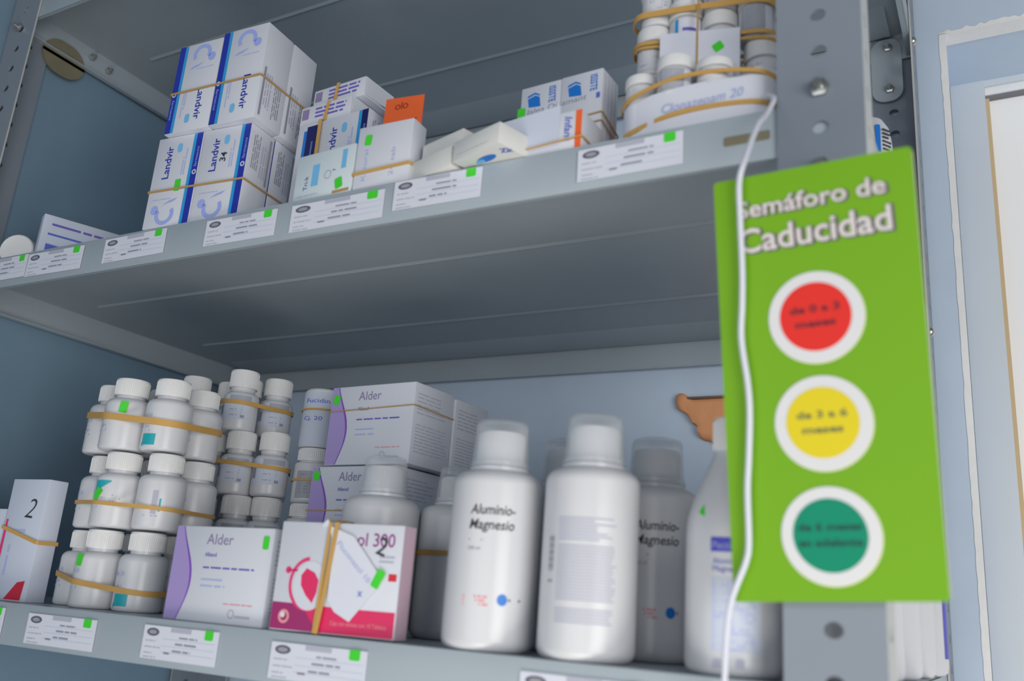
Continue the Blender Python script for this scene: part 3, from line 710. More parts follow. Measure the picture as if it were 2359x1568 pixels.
# --- cone-shouldered bottles at the right end
def cone_bottle(loc, face, label, art=True, r=.025):
    t_ = empty('cone_bottle', loc, 0, label, 'bottle', 'cone shouldered white bottles beside the right post')
    mb = MB(); p = [(0.0004, 0), (r - .005, 0), (r - .0025, .0009), (r - .0006, .003), (r, .0065), (r, .070), (r - .0008, .078), (r - .0035, .088), (r - .0085, .100), (r - .0125, .109), (.0112, .1120), (.0106, .1145), (.0004, .1145)]
    mb.lathe(p, 'plastic', 56)
    if art:
        c = Cy(r, math.radians(face)); mb.rect(c, -.013, .0600, .013, .0672, 'royal', .0002); mb.text(c, 'Pectin', -.0118, .0615, .0036, 'ink_faint', l=.0004, fit=.011)
        mb.text(c, 'Aluminio', -.0118, .0540, .0028, 'ink_blue', l=.0003); mb.text(c, 'Magnesio', -.0118, .0502, .0028, 'ink_blue', l=.0003)
        mb.rect(c, -.0128, .0120, .0128, .0475, 'paper_b', .0001); mb.words(c, -.0118, .0450, .022, 18, .0019, 'ink_faint', l=.0002, seed=12, rag=.2)
        mb.rect(c, -.0110, .0040, -.0075, .0085, 'ink_light', .0002); mb.rect(c, .0, .0045, .004, .0090, 'ink_light', .0002)
    o_ = mb.build('body', t_)
    if art:
        f = Fr((-.0088, -.0195, .0815), (1, 0, 0), (0, .35, 1)); sticker(t_, f, .0, .0, .0045, .0085, -.55, l=.0014)
    mb = cap_mesh(.0112, .1146, .1330, True); mb.build('cap', t_)
    return t_
k1 = cone_bottle((-0.0785, 0.0350, ZB), 18, 'cone shouldered bottle with blue label and green sticker left of the green sign', True)
for (x, y, f_), lab in zip(((-0.0285, 0.0640, -5), (-0.0310, 0.1200, 0), (-0.0270, 0.1760, 10), (-0.0235, 0.2320, 10), (-0.0200, 0.2880, 20)),
                  ('cone shouldered bottle directly behind the right front post, first of the row', 'second bottle of the row behind the right front post', 'third bottle of the row behind the right front post', 'fourth bottle of the row behind the right front post', 'rearmost bottle of the row beside the right back post')):
    k2 = cone_bottle((x, y, ZB), 0, lab, False) if lab.startswith('cone') else dup(k2, (x, y, ZB), 0, lab)
mb = MB(); mb.rect(Cy(.0251, math.radians(78)), -.004, .012, .004, .060, 'royal', .0001); tag(mb.build('label_edge', r_last := k2), 'blue label edge')
mb = MB(); mb.box((-.018, 0, 0), (.018, .03, .0085), 'card_warm', .002); tag(mb.build('medicine_box', None, (-0.0270, 0.3300, ZB + .0001)), 'low off-white carton beside the right back post', 'box')

# --- small white pill bottles
def pill(name, r, hs, h, rc, capz, mt='plastic', art=None, label='', group='', loc=(0, 0, 0), rz=0.0, rs=.006):
    t_ = empty(name, loc, rz, label, 'bottle', group)
    mb = MB(); mb.lathe(body_prof(r, hs, capz + .001, rc - .002, .003, rs, 6), mt, 44)
    if art: art(mb, r)
    mb.build('body', t_); cap_mesh(rc, capz, h).build('cap', t_); return t_
def c1_art(kind):
    def art(mb, r):
        c = Cy(r + .00015, 0.0)
        if kind == 'sq': mb.rect(c, -.011, .004, .002, .0130, 'turq'); mb.rect(c, -.0115, .003, -.010, .006, 'turq', .0002)
        if kind == 'tri':
            [mb.rect(c, -.0095 + k * .0016, .0355 - (.0090 * (1 - k / 9)) * (1 if k > 1 else .8), -.0095 + (k + 1) * .0016, .0360, 'turq', .0003) for k in range(9)]; mb.words(c, -.004, .024, .018, 3, .0024, 'ink_light', seed=2)
        if kind == 'bar': mb.rect(c, .0035, .012, .0075, .030, 'ink_light'); mb.rect(c, .009, .014, .0105, .024, 'turq'); mb.words(c, -.002, .010, .012, 1, .002, 'ink_faint', seed=3)
        if kind in ('plain', 'note', 'sq', 'tri'): mb.text(c, 'Ver 24', -.016, .026, .0040, 'ink_faint', fit=.012); mb.words(c, -.016, .018, .012, 2, .0035, 'ink_faint', seed=7)
    return art
G1 = 'small white bottles in the three tier bundle at the left'
cols = [(-0.5545, 0.0500, 'front right'), (-0.5925, 0.0400, 'front middle'), (-0.6335, 0.0560, 'front left'), (-0.5985, 0.0800, 'rear middle'), (-0.5610, 0.0885, 'rear right')]
shift = {0: (0.006, 0.0), 1: (0.0115, 0.0), 2: (0.004, 0.0)}
tiern = ['bottom', 'middle', 'top']
kinds = {(0, 0): 'sq', (0, 1): 'plain', (0, 2): 'plain', (1, 0): 'bar', (1, 1): 'tri', (1, 2): 'plain', (2, 0): 'sq', (2, 1): 'note', (2, 2): 'plain'}
protos = {}; marked = []
for tr_ in range(3):
    for ci, (x, y, nm) in enumerate(cols):
        k = kinds.get((tr_, ci), 'note'); dx, dy = shift[tr_]
        loc = (x + dx, y + dy, ZB + .0001 + tr_ * .0618); rz = math.radians({0: 20, 1: 15, 2: 12, 3: 0, 4: 45}[ci])
        extra = {'sq': ' with turquoise square', 'tri': ' with turquoise triangle', 'bar': ' with bars'}.get(k, '')
        lab = 'small white bottle%s, %s of the %s tier in the left bundle' % (extra, nm, tiern[tr_])
        if k in protos: o = dup(protos[k], loc, rz, lab)
        else: o = protos[k] = pill('pill_bottle', .0183, .0430, .0600, .0134, .0455, 'plastic', c1_art(k), lab, G1, loc, rz)
        if (tr_, ci) in ((0, 1), (1, 1), (2, 1)) and k != '':
            marked.append(o)
for o in marked:
    if True:
        if True:
            top = o.location.z > ZB + .1; c = Cy(.0186, math.radians(10 if not top else 12))
            z_ = .0385 if top else (.0255 if o.location.z > ZB + .05 else .036)
            mb = MB(); q = rrect(.0062, .0095, .001); ang = -.6 if (o.location.z > ZB + .05 and not top) else -.1
            pts = [((-.009 if not top else .004) + a * math.cos(ang) - b * math.sin(ang), z_ + a * math.sin(ang) + b * math.cos(ang)) for a, b in q]
            if top: pts = [(a, b - .004) for a, b in pts]
            n = len(pts); mb.add([c.p(a, b, .0003) for a, b in pts] + [c.p(a, b, .0006) for a, b in pts], [tuple(range(n - 1, -1, -1)), tuple(range(n, 2 * n))] + [(k, (k + 1) % n, n + (k + 1) % n, n + k) for k in range(n)], 'sticker')
            tag(mb.build('sticker', o), 'bright green sticker')
for tr_, zz, wd, sl, nm in ((0, .0200, .0040, (-.10, .02), 'bottom'), (1, .0185, .0030, (-.04, .0), 'middle'), (2, .0285, .0052, (-.10, .05), 'top')):
    dx, dy = shift[tr_]
    band_hull([(x + dx, y + dy, .0186) for x, y, n_ in cols], ZB + tr_ * .0618 + zz, wd, 'rubber', 'tan rubber band around the %s tier of the left bottle bundle' % nm, slope=sl, th=.0009)

def c2_art(mb, r):
    c = Cy(r + .00015, 0.0)
    mb.rect(c, -.0165, .010, .0165, .0330, 'paper_b', .0001); mb.rect(c, -.004, .0275, .0165, .0325, 'label_grey', .0002); mb.words(c, -.003, .0235, .018, 5, .0026, 'ink_light', l=.0003, seed=5)
    mb.rect(c, -.0155, .0150, -.0105, .0240, 'ink_grey', .0003); mb.rect(c, .008, .0115, .0115, .0140, 'ink_grey', .0003)
def c2_red(mb, r):
    c2_art(mb, r); c = Cy(r + .0002, 0.0); mb.rect(c, .006, .0140, .0135, .0165, 'crimson', .0005)
G2 = 'pill bottles with grey labels in the rear three tier bundle'
c2 = [(-0.6480, 0.1580, 'left'), (-0.5760, 0.1500, 'front centre'), (-0.6305, 0.1870, 'rear left'), (-0.5985, 0.1780, 'rear right'), (-0.5675, 0.1870, 'far right')]
p2 = None
for tr_ in range(3):
    zt2 = .0448 + tr_ * .0583
    for ci, (x, y, nm) in enumerate(c2):
        if tr_ < 2: x, y = ((-.6080, .1520), (-.5675 + .006 * (tr_ == 0), .1500), (-.6010, .1860), (-.5360 - .002 * (tr_ == 0), .1600 + .003 * (tr_ == 0)), (-.5630, .1890))[ci]
        nm2 = nm if tr_ == 2 else ['left', 'front centre', 'rear left', 'front right', 'rear centre'][ci]
        lab = 'white grey-labelled pill bottle, %s of the %s tier, rear bundle' % (nm2, tiern[tr_])
        loc = (x, y, ZB + zt2); rz = math.radians((25, 20, 40, 30, 35)[ci])
        if tr_ == 2 and ci == 0: pill('pill_bottle', .0160, .0370, .0580, .0130, .0410, 'plastic', c2_red, 'white pill bottle with a red mark, left of the top tier, rear bundle', G2, loc, rz)
        elif p2: dup(p2, loc, rz, lab)
        else: p2 = pill('pill_bottle', .0160, .0370, .0580, .0130, .0410, 'plastic', c2_art, lab, G2, loc, rz)
band_hull([(x, y, .0163) for x, y, n_ in c2[1:]], ZB + .1614 + .0290, .0038, 'rubber', 'tan rubber band around the top tier of the rear bottle bundle', slope=(-.08, .02))
band_hull([(-0.5675, .150, .0163), (-0.536, .160, .0163), (-0.563, .189, .0163), (-.601, .186, .0163), (-.608, .152, .0163)], ZB + .1031 + .0290, .0036, 'rubber', 'tan rubber band around the middle tier of the rear bottle bundle', slope=(-.08, .0))
o, F = carton('medicine_box', .110, .075, .0446, (-.5985, .1330, ZB + .0001), 0, 'low plain carton under the rear bundle of grey labelled pill bottles', 'box', None, 'card_grey', None)
# single stack right of it
G3 = 'single stack of jars left of the lilac striped cartons'
def c3_art(mb, r):
    c = Cy(r + .0002, 0.0); mb.rect(c, -.018, .004, .018, .0280, 'label_grey', .0001); mb.words(c, -.014, .024, .026, 7, .0026, 'ink_grey', l=.0003, seed=15)
    mb.rect(c, -.002, .008, .002, .014, 'ink', .0005)
def c3_top(mb, r):
    c = Cy(r + .0003, 0.0); mb.rect(c, -.024, .001, .024, .0500, 'paper_b', .0002, 14); mb.text(c, 'Fucidin', -.013, .040, .0040, 'ink_blue', l=.0005, fit=.022); mb.text(c, 'Cj. 20', -.014, .024, .0036, 'ink_blue', l=.0005, fit=.018)
for k, (z, lab) in enumerate(((.0001, 'grey labelled jar, lowest of the single stack'), (.0495, 'grey labelled jar, second lowest of the single stack'), (.0989, 'grey labelled jar, second from the top of the single stack'))):
    o = pill('jar', .0178, .0360, .0492, .0160, .0375, 'plastic_b', c3_art, lab, G3, (-0.5160 + (.0008, -.002, .0015)[k], 0.1750, ZB + z), math.radians(30), rs=.002) if k == 0 else dup(g3, (-0.5160 + (.0008, -.002, .0015)[k], 0.1750, ZB + z), math.radians(30 + 8 * k), lab)
    if k == 0: g3 = o
t = empty('jar', (-0.4990, 0.1750, ZB + .1484), math.radians(28), 'jar wrapped in paper with blue handwriting, top of the single stack', 'jar', G3)
for o in bpy.data.objects:
    if o.name.startswith('jar') and o.type == 'EMPTY': o.location.x = -0.5000 + (o.location.z - ZB) * .02; o['category'] = 'jar'
mb = MB(); mb.lathe([(.0004, 0), (.0172, 0), (.0176, .001), (.0174, .052), (.0160, .0535), (.0004, .0535)], 'plastic_b', 44); c3_top(mb, .0176); mb.build('body', t)
band_hull([(t.location.x, 0.1750, .0182)], ZB + .1484 + .034, .0016, 'rubber', 'tan rubber band around the paper wrapped jar on the single stack')
band_hull([(-0.4982, 0.1750, .0183)], ZB + .0989 + .020, .0018, 'rubber', 'tan rubber band around the second jar from the top of the single stack')

# ------------------------------------------------------------------ cartons on the lower shelf
LG = 'white cartons with a curved lilac side panel'
def lilac_art(mb, F, w, d, h):
    f = F['front']; n = 22; L_, R_ = [], []
    for k in range(n + 1):
        v = k / n; x = w * (.165 + .075 * math.sin((v * 1.15 - .10) * math.pi * 1.25) - .02 * v); L_.append((x, h * (.008 + .984 * v)))
    vs = []
    for x, y in L_: vs += [f.p(.0006, y, .0001), f.p(x, y, .0001)]
    mb.add(vs, [(2 * i, 2 * i + 1, 2 * i + 3, 2 * i + 2) for i in range(n)], 'lilac')
    vs = []
    for i, (x, y) in enumerate(L_):
        t_ = .0006 + .0010 * math.sin(math.pi * min(1, max(0, (i / n - .2) / .75))); vs += [f.p(x - t_, y, .00018), f.p(x + .0003, y, .00018)]
    mb.add(vs, [(2 * i, 2 * i + 1, 2 * i + 3, 2 * i + 2) for i in range(n)], 'violet')
    mb.text(f, 'Alder', w * .34, h * .81, .0072, 'mauve', 0, 0, fit=w * .27); mb.text(f, 'Albend', w * .34, h * .68, .0028, 'ink_purple', 0, .01)
    mb.words(f, w * .34, h * .555, w * .52, 1, .0030, 'ink_purple', seed=4, rag=.05, fill=.4); mb.words(f, w * .34, h * .43, w * .30, 2, .0042, 'ink_faint', seed=6, fill=.3); mb.words(f, w * .60, h * .20, w * .32, 1, .0022, 'salmon', seed=7, fill=.35)
    mb.ell(f, w * .69, h * .11, .0030, .0030, 'ink_light', inner=.7); mb.words(f, w * .73, h * .075, w * .16, 1, .0030, 'ink_light', seed=8, fill=.5)
    g = F['right']; n2 = max(1, round(d / .05))
    for q in range(n2):
        x0 = d * q / n2 + .004; mb.words(g, x0, h * .86, d / n2 - .010, 6, .0030, 'ink_light', seed=20 + q, fill=.28, rag=.3); mb.words(g, x0, h * .48, d / n2 - .008, 9, .0026, 'ink_light', seed=30 + q, fill=.25, rag=.15)
o, F = carton('medicine_box', .0930, .0290, .0636, (-0.4243, .0085, ZB + .0001), -.4, 'white carton with lilac side and green sticker alone at the front edge', 'box', LG, 'card', lilac_art)
sticker(o, F['front'], .0870, .0540, .0052, .0088)
for u, lab, x, y, z, rz, st in ((0, 'lilac sided carton at the bottom of the rear stack, mostly hidden', -.3960, .1085, ZB + .0001, -3.1, False),
                            (1, 'lilac sided carton with green sticker, middle of the rear stack', -.3985, .1065, ZB + .0610, -2.9, True), (2, 'lilac sided carton with green sticker, top of the rear stack, front one', -.3886, .1072, ZB + .1230, -3.1, True)):
    o, F = carton('medicine_box', .0862, .0510 if u == 2 else .0590, .0607 if u < 2 else .0640, (x, y, z), rz, lab, 'box', LG, 'card', lilac_art)
    if st: sticker(o, F['front'], .0058, .0535, .0066, .0078, -.2)
carton('medicine_box', .0840, .0480, .0615, (-.3886 + .0030 + .0028, .1072 + .0517, ZB + .1230), -3.1, 'white carton directly behind the topmost lilac sided one', 'box', LG, 'card', lilac_art)
carton('medicine_box', .0840, .0400, .1210, (-.3930, .1700, ZB + .0001), -3.0, 'plain grey carton behind the rear lilac sided stack, mostly hidden', 'box', None, 'card_grey', None)
band_hull(rect_pts(-.3886, .1067, .0866, .1008, -3.1), ZB + .1665, .0008, 'rubber_thin', 'thin tan rubber band around the two topmost lilac sided cartons', slope=(.02, -.02), th=.0004)
band_hull(rect_pts(-.3985, .1060, .0866, .0600, -2.9), ZB + .0870, .0008, 'rubber_thin', 'thin tan rubber band around the middle lilac sided carton of the stack', th=.0004)
# pink and white carton
def pink_art(mb, F, w, d, h):
    f = F['front']; L = .00012
    mb.poly(f, [(.0006, .0006), (w - .0006, .0006), (w - .0006, h * .235), (w * .55, h * .235), (w * .30, h * .245), (.0006, h * .250)], 'pink', L)
    mb.poly(f, [(.0006, .0006), (w * .40, .0006), (w * .33, h * .12), (w * .25, h * .246), (.0006, h * .250)], 'magenta', L + .00005)
    cx, cy = w * .285, h * .415
    mb.ell(f, cx, cy + .001, .0150, .0165, 'pink2', L + .0001, a0=math.radians(95), a1=math.radians(300), inner=.86, n=30)
    mb.ell(f, cx + .0012, cy, .0128, .0150, 'card', L + .00015)
    mb.poly(f, [(cx - .006, cy + .006), (cx - .0025, cy + .0105), (cx + .004, cy + .008), (cx + .0075, cy + .0035), (cx + .007, cy - .004), (cx + .0045, cy - .0105), (cx - .001, cy - .006), (cx - .0055, cy)], 'pink', L + .0002)
    mb.ell(f, w * .105, h * .545, .0022, .0022, 'pink2', L + .0001); mb.rect(f, w * .105, h * .535, w * .19, h * .555, 'pink2', L + .0001)
    mb.text(f, 'ol 300', w * .64, h * .80, .0080, 'plum', 0, .01, fit=w * .30); mb.words(f, w * .83, h * .70, w * .13, 2, .0028, 'ink_light', seed=3)
    mb.rect(f, w * .915, h * .50, w * .978, h * .565, 'crimson', L)
    mb.ell(f, w * .115, h * .125, .0042, .0042, 'salmon', L + .0002, inner=.6); mb.ell(f, w * .105, h * .14, .0018, .0018, 'white', L + .0003)
    mb.text(f, 'Caja con envase con 10 Tabletas', w * .50, h * .085, .0026, 'salmon', l=L + .0002, fit=w * .44)
    g = F['right']; mb.rect(g, .0006, .0006, d - .0006, h - .0006, 'pink_side', L)
o, F = carton('medicine_box', .0915, .0150, .0672, (-0.3195, .0050, ZB + .0010), 5.0, 'pink and white carton with red mark and a folded note under rubber bands', 'box', None, 'card', pink_art)
PK = o
def note():
    mb = MB(); f = F['front']; w, h = .0915, .0672
    slab(mb, f, [(w * .415, h * .97), (w * .46, h * .76), (w * .465, h * .30), (w * .53, h * .20), (w * .655, h * .125), (w * .885, h * .50), (w * .62, h * .88)], 'paper', .0012, .0015)
    mb.text(f, 'Fluconazol 10', w * .49, h * .80, .0035, 'ink_faint', -.72, l=.0018, fit=.034); mb.text(f, 'x', w * .70, h * .35, .0048, 'ink_blue', l=.0018); mb.text(f, '2', w * .795, h * .74, .011, 'ink', -.3, l=.0006)
    slab(mb, f, [(w * .335, h * .965), (w * .385, h * 1.03), (w * .435, h * .965)], 'paper', .0003, .0010)
    n_ = mb.build('paper_note', None); n_.parent = None
    n_.location = PK.location; n_.rotation_euler = PK.rotation_euler
    tag(n_, 'folded white paper note with faint handwriting held by bands on the pink carton', 'note')
    sticker(n_, f, w * .845, h * .515, .0060, .0115, -.45, l=.0015)
note()
a5 = math.radians(5.0)
def on_pink(u, v, z): return (PK.location.x + u * math.cos(a5) - v * math.sin(a5), PK.location.y + u * math.sin(a5) + v * math.cos(a5), ZB + .0009 + z)
for j, (u0, u1, wd, lab) in enumerate(((-.0075, -.0105, .0022, 'left tan rubber band running upright around the pink carton'), (-.0020, -.0085, .0030, 'right orange tan rubber band running upright around the pink carton'))):
    y0 = -.0018 - .0008 * j; mb = MB()
    Q = [on_pink(u1, y0, .0), on_pink(u1 * .6 + u0 * .4, y0, .022), on_pink(u0 * .7 + u1 * .3, y0, .045), on_pink(u0, y0, .0675), on_pink(u0, .0005, .0688 + .0004 * j), on_pink(u0, .0145, .0688 + .0004 * j), on_pink(u0, .0158, .0670), on_pink(u1, .0158, .002), on_pink(u1, .0150, .0002), on_pink(u1, .0, -.0002)]
    mb.strap(Q, (1, 0, 0), wd, .0005, 'rubber'); tag(mb.build('rubber_band'), lab, 'rubber band', 'rubber bands')

# cartons at the far left of the lower shelf
def two_art(mb, F, w, d, h):
    f = F['front']; mb.text(f, '2', w * .50, h * .68, .0165, 'ink', -.1, -.01, skew=.25); mb.words(f, w * .25, h * .55, w * .4, 1, .006, 'ink_faint', seed=3)
    mb.poly(f, [(w * .42, .0012), (w * .86, .0012), (w * .90, .0165), (w * .70, .0150)], 'crimson', .0002); mb.words(f, w * .3, h * .2, h * .3, 1, .005, 'ink_faint', ang=math.pi / 2, seed=9)
    mb.poly(f, [(.0004, h * .25), (.0040, h * .25), (.0044, h * .66), (.0020, h * .66)], 'pink2', .0002)
carton('medicine_box', .0455, .0180, .0985, (-.6690, .0215, ZB + .0001), 3, 'tall pale carton with a handwritten number two and red corner', 'box', 'tall cartons at the left end of the lower shelf', 'paper_b', two_art)
def pl_art(mb, F, w, d, h): mb.poly(F['front'], [(w * .55, .004), (w * .90, .004), (w * .80, h * .6), (w * .70, h * .75)], 'pink2', .0002)
carton('medicine_box', .0500, .0200, .0735, (-.7205, .0215, ZB + .0001), 2, 'pale carton with a pink stroke cut by the left picture edge', 'box', 'tall cartons at the left end of the lower shelf', 'paper_b', pl_art)
band_hull(rect_pts(-.6690, .0215, .0458, .0183, 3), ZB + .0530, .0030, 'rubber', 'tan rubber band around the pale carton with the handwritten number two', slope=(-.25, 0))

# ------------------------------------------------------------------ bundled jars on the upper shelf at the post
GJ = 'small white jars bundled at the right end of the upper shelf'
def jar_art(kind):
    def art(mb, r):
        c = Cy(r + .00015, 0.0)
        if kind == 'blue':
            mb.rect(c, -.010, .003, .012, .022, 'paper', .0001); mb.rect(c, -.0085, .003, -.0060, .022, 'cyan', .0003); mb.rect(c, -.003, .014, .006, .0160, 'ink_purple', .0003); mb.rect(c, -.003, .005, .006, .012, 'label_grey', .0003)
        else:
            mb.rect(c, -.013, .003, .013, .022, 'label_grey' if kind == 'grey' else 'plastic', .0001); mb.words(c, -.010, .019, .018, 6, .0026, 'ink_light', l=.0003, seed=31)
            if kind == 'grey': mb.rect(c, .004, .004, .0095, .021, 'card', .0003)
    return art
def jar(kind, loc, rz, lab, r=.0122, h=.036):
    if ('j', kind) in protos: return dup(protos['j', kind], loc, rz, lab)
    t_ = empty('jar', loc, rz, lab, 'jar', GJ); mb = MB(); mb.lathe(body_prof(r - .0006, .0240, .0250, r - .003, .0015, .0015, 3), 'plastic', 36); jar_art(kind)(mb, r - .0006); mb.build('body', t_)
    mb = MB(); mb.lathe([(.0004, .0245), (r, .0245), (r, .0330), (r - .0006, .0350), (r - .0022, .0360), (.0004, .0362)], 'plastic_cap', 36)
    mb.ell(Fr((0, -r - .0000, .030), (1, 0, 0), (0, 0, 1)), 0, 0, .0012, .0016, 'plastic_cap', .0003, inner=.6, n=14); mb.build('cap', t_)
    protos['j', kind] = t_; return t_
jx = [-0.1350, -0.1105, -0.0860, -0.0618]
names_ = ['left', 'second from left', 'second from right', 'right']
for k in range(4):
    o = jar('plain', (jx[k], 0.0250 + (.004 if k == 0 else 0), .0001), .3, 'small white jar in the paper wrapped bottom tier, %s' % names_[k]); o.scale = (1, 1, .83 if k < 3 else 1.06)
    o = jar('plain', (jx[k] + .004, 0.0510, .0001), .3, 'small white jar in the bottom tier, %s of its rear row' % names_[k]); o.scale = (1, 1, .83)
h1 = (1.0, 1.26, 1.02, 1.30); h2 = (1.04, 1.20, 1.02, 1.02)
for k in range(4):   # the rear column of jars seen around the card
    z1 = .0304; z2 = z1 + .0363 * h1[k]; z3 = z2 + .0363 * h2[k]
    o = jar(('grey', 'blue', 'plain', 'plain')[k], (jx[k] + (-.002, -.004, -.004, -.003)[k], 0.0505, z1), .4, 'small white jar on the second tier behind the paper card, %s' % names_[k]); o.scale = (1, 1, h1[k])
    o = jar(('plain', 'blue', 'plain', 'grey')[k], (jx[k] + (-.003, -.005, -.0065, -.007)[k], 0.0500, z2), .35, 'small labelled jar on the third tier of the bundle, %s' % names_[k]); o.scale = (.98, .98, h2[k])
    o = jar(('plain', 'grey', 'grey', 'grey')[k], (jx[k] + (-.001, -.003, -.0060, -.008)[k], 0.0495, z3), .35, 'small jar on the top tier cut by the picture edge, %s' % names_[k]); o.scale = (.95, .95, 1)
o = jar('grey', (-0.1124, 0.0215, .0304), .45, 'small labelled jar standing before the paper card, left of two'); o.scale = (.98, .88, .80)
o = jar('plain', (-0.0872, 0.0215, .0304), .3, 'small plain jar standing before the paper card, right of two'); o.scale = (.96, .88, .56)
o = jar('plain', (-0.1365, 0.0270, .0304), .3, 'small white jar at the left end above the paper wrap'); o.scale = (.9, .8, .66)
# paper card with green diamond, behind the two front jars
mb = MB(); fr = Fr((0, 0, 0), (1, 0, 0), (0, 0, 1)); slab(mb, fr, [(-.0262, 0), (.0262, 0), (.0262, .0520), (-.0262, .0600)], 'paper', 0, .0004)
o = tag(mb.build('paper_card', None, (-0.1018, 0.0345, .0306), math.radians(1)), 'blank white paper card with a green diamond tucked between the bundled jars', 'card'); sticker(o, fr, .0124, .0412, .0066, .0066, math.radians(28), l=.0004)
# paper strip wrapped around the front of the bottom tier
def wrap():
    pts = []
    for k in range(13): t_ = math.radians(200 + 70 * k / 12); pts.append((jx[0] + .0132 * math.cos(t_), .0290 + .0132 * math.sin(t_)))
    pts += [(-.125, .0122), (-.11, .0118), (-.09, .0115), (-.07, .0112), (-.062, .0112)]
    for k in range(13): t_ = math.radians(275 + 95 * k / 12); pts.append((jx[3] + .0134 * math.cos(t_), .0250 + .0134 * math.sin(t_)))
    mb = MB(); vs = []; n = len(pts)
    for x, y in pts:
        zt_ = .0300 + .0042 * max(0, 1 - abs((x + .100) / .045)); vs += [(x, y, .0012), (x, y, zt_), (x, y - .0003, .0012), (x, y - .0003, zt_)]
    fs = []
    for i in range(n - 1):
        a_, b_ = i * 4, (i + 1) * 4; fs += [(a_, b_, b_ + 1, a_ + 1), (a_ + 2, a_ + 3, b_ + 3, b_ + 2), (a_ + 1, b_ + 1, b_ + 3, a_ + 3), (a_, a_ + 2, b_ + 2, b_)]
    mb.add(vs, fs, 'paper', True)
    f = Fr((-.1235, .01185, .0), (1, -.012, 0), (0, 0, 1)); mb.text(f, 'Clonazepam 20', .006, .0170, .0060, 'ink_faint', .02, 0, l=.0009, fit=.050, skew=.2)
    mb.rect(f, -.0190, .0060, -.0150, .0120, 'sky', .0010) if False else None
    tag(mb.build('paper_strip'), 'curved white paper strip with faint blue handwriting wrapped round the bundled jars', 'paper')
wrap()
cj = [(jx[k], .0250 + (.004 if k == 0 else 0), .0136) for k in range(4)] + [(jx[k] + .004, .0510, .0124) for k in range(4)]
band_hull(cj, .0080, .0030, 'rubber', 'wide orange tan rubber band around the bottom of the paper strip', slope=(.01, 0), bulge=.0075, th=.0009)
band_hull(cj, .0290, .0026, 'rubber', 'orange tan rubber band arching over the left end of the paper strip', slope=(-.05, 0), bulge=.0105, th=.0009)
cr_ = [(jx[k] - .0035, .0500, .0127) for k in range(4)]
band_hull(cr_, .0835, .0026, 'rubber', 'rubber band around the third tier of bundled jars, level with the card top', slope=(-.14, 0)); band_hull(cr_, .0795, .0018, 'rubber', 'second thinner rubber band just below it on the third tier of jars', slope=(-.16, 0))
band_hull([(jx[k] - .0045, .0498, .0124) for k in range(4)], .1060, .0042, 'rubber', 'broad rubber band around the top tier of bundled jars', slope=(-.12, 0), bulge=.001)
mb = MB(); Q = [(-.1030, .0335, .0312), (-.1030, .0335, .060), (-.1030, .0338, .086), (-.1030, .0350, .110), (-.1030, .0358, .1430), (-.103, .049, .1435), (-.103, .0620, .143), (-.103, .0650, .11), (-.103, .0652, .0733), (-.103, .0500, .0308), (-.103, .0395, .0306)]
mb.strap(Q, (1, 0, 0), .0013, .0005, 'rubber_thin'); tag(mb.build('rubber_band'), 'thin rubber band running upright over the paper card', 'rubber band', 'rubber bands')

# bottle seen behind the right post on the upper shelf
t = empty('spray_bottle', (-0.0225, 0.2000, .0001), math.radians(10), 'white bottle with blue print behind the right post on the upper shelf', 'bottle')
mb = MB(); mb.lathe([(.0004, 0), (.0155, 0), (.0165, .0015), (.0165, .062), (.0160, .072), (.0145, .084), (.0105, .0915), (.0004, .0935)], 'plastic', 40)
c = Cy(.0166, 0); mb.rect(c, .0040, .060, .0075, .082, 'blue', .0002); mb.words(c, .009, .078, .009, 6, .0032, 'ink', l=.0003, seed=3); mb.build('body', t)

# ------------------------------------------------------------------ the green sign
def sign():
    w, h, d = .0928, .2050, .0040
    o = empty('sign', (-0.0189, -0.0150, -0.2640), 0, 'green cardboard sign with red, yellow and green discs hanging on the right post', 'sign')
    o.rotation_euler = (math.radians(7.3), math.radians(-.9), math.radians(-1.9))
    fr = Fr((0, 0, 0), (1, 0, 0), (0, 0, 1)); mb = MB()
    slab(mb, fr, [(x + (.0010 if y > 0 and x > 0 else 0), y + h / 2 + (x * .045 if y < 0 else 0)) for x, y in rrect(w, h, .0022)], 'sign', -d, 0, 'sign_edge'); mb.build('board', o)
    mb = MB()
    for st, x, y, hh, fit in (('Semáforo de', .0115, .1835, .0085, .0700), ('Caducidad', .0115, .1655, .0120, .0715)):
        mb.text(fr, st, -w / 2 + x + .0004, y - .0003, hh, 'sign_shadow', .02, .045, l=.0003, fit=fit + .0010); mb.text(fr, st, -w / 2 + x, y, hh, 'letter', .02, .018, l=.0006, fit=fit)
    mb.build('title_lettering', o)
    for y, col_, ink, a_, b_, lab in ((.1300, 'red', 'ink_red', 'de 0 a 3', 'meses', 'red'), (.0800, 'yellow', 'ink_ylw', 'de 3 a 6', 'meses', 'yellow'), (.0290, 'teal', 'ink_teal', 'de 6 meses', 'en adelante', 'green')):
        mb = MB(); cx = .0000 + (-.0005)
        mb.ell(fr, cx + .0003, y - .0004, .0222, .0222, 'sign_edge', .0002, 56); mb.ell(fr, cx, y, .0218, .0218, 'white', .0004, 56); mb.ell(fr, cx, y, .0165, .0165, col_, .0006, 56)
        dsc = tag(mb.build('disc', o), '%s disc in a white ring' % lab); mb = MB()
        mb.text(fr, a_, cx, y + .0022, .0034, ink, .03, .03, l=.0008, al='C', fit=.0230 if len(a_) < 9 else .0280); mb.text(fr, b_, cx, y - .0048, .0034, ink, .03, .03, l=.0008, al='C', fit=.0185 if len(b_) < 6 else .0280)
        mb.build('lettering', dsc)
sign()
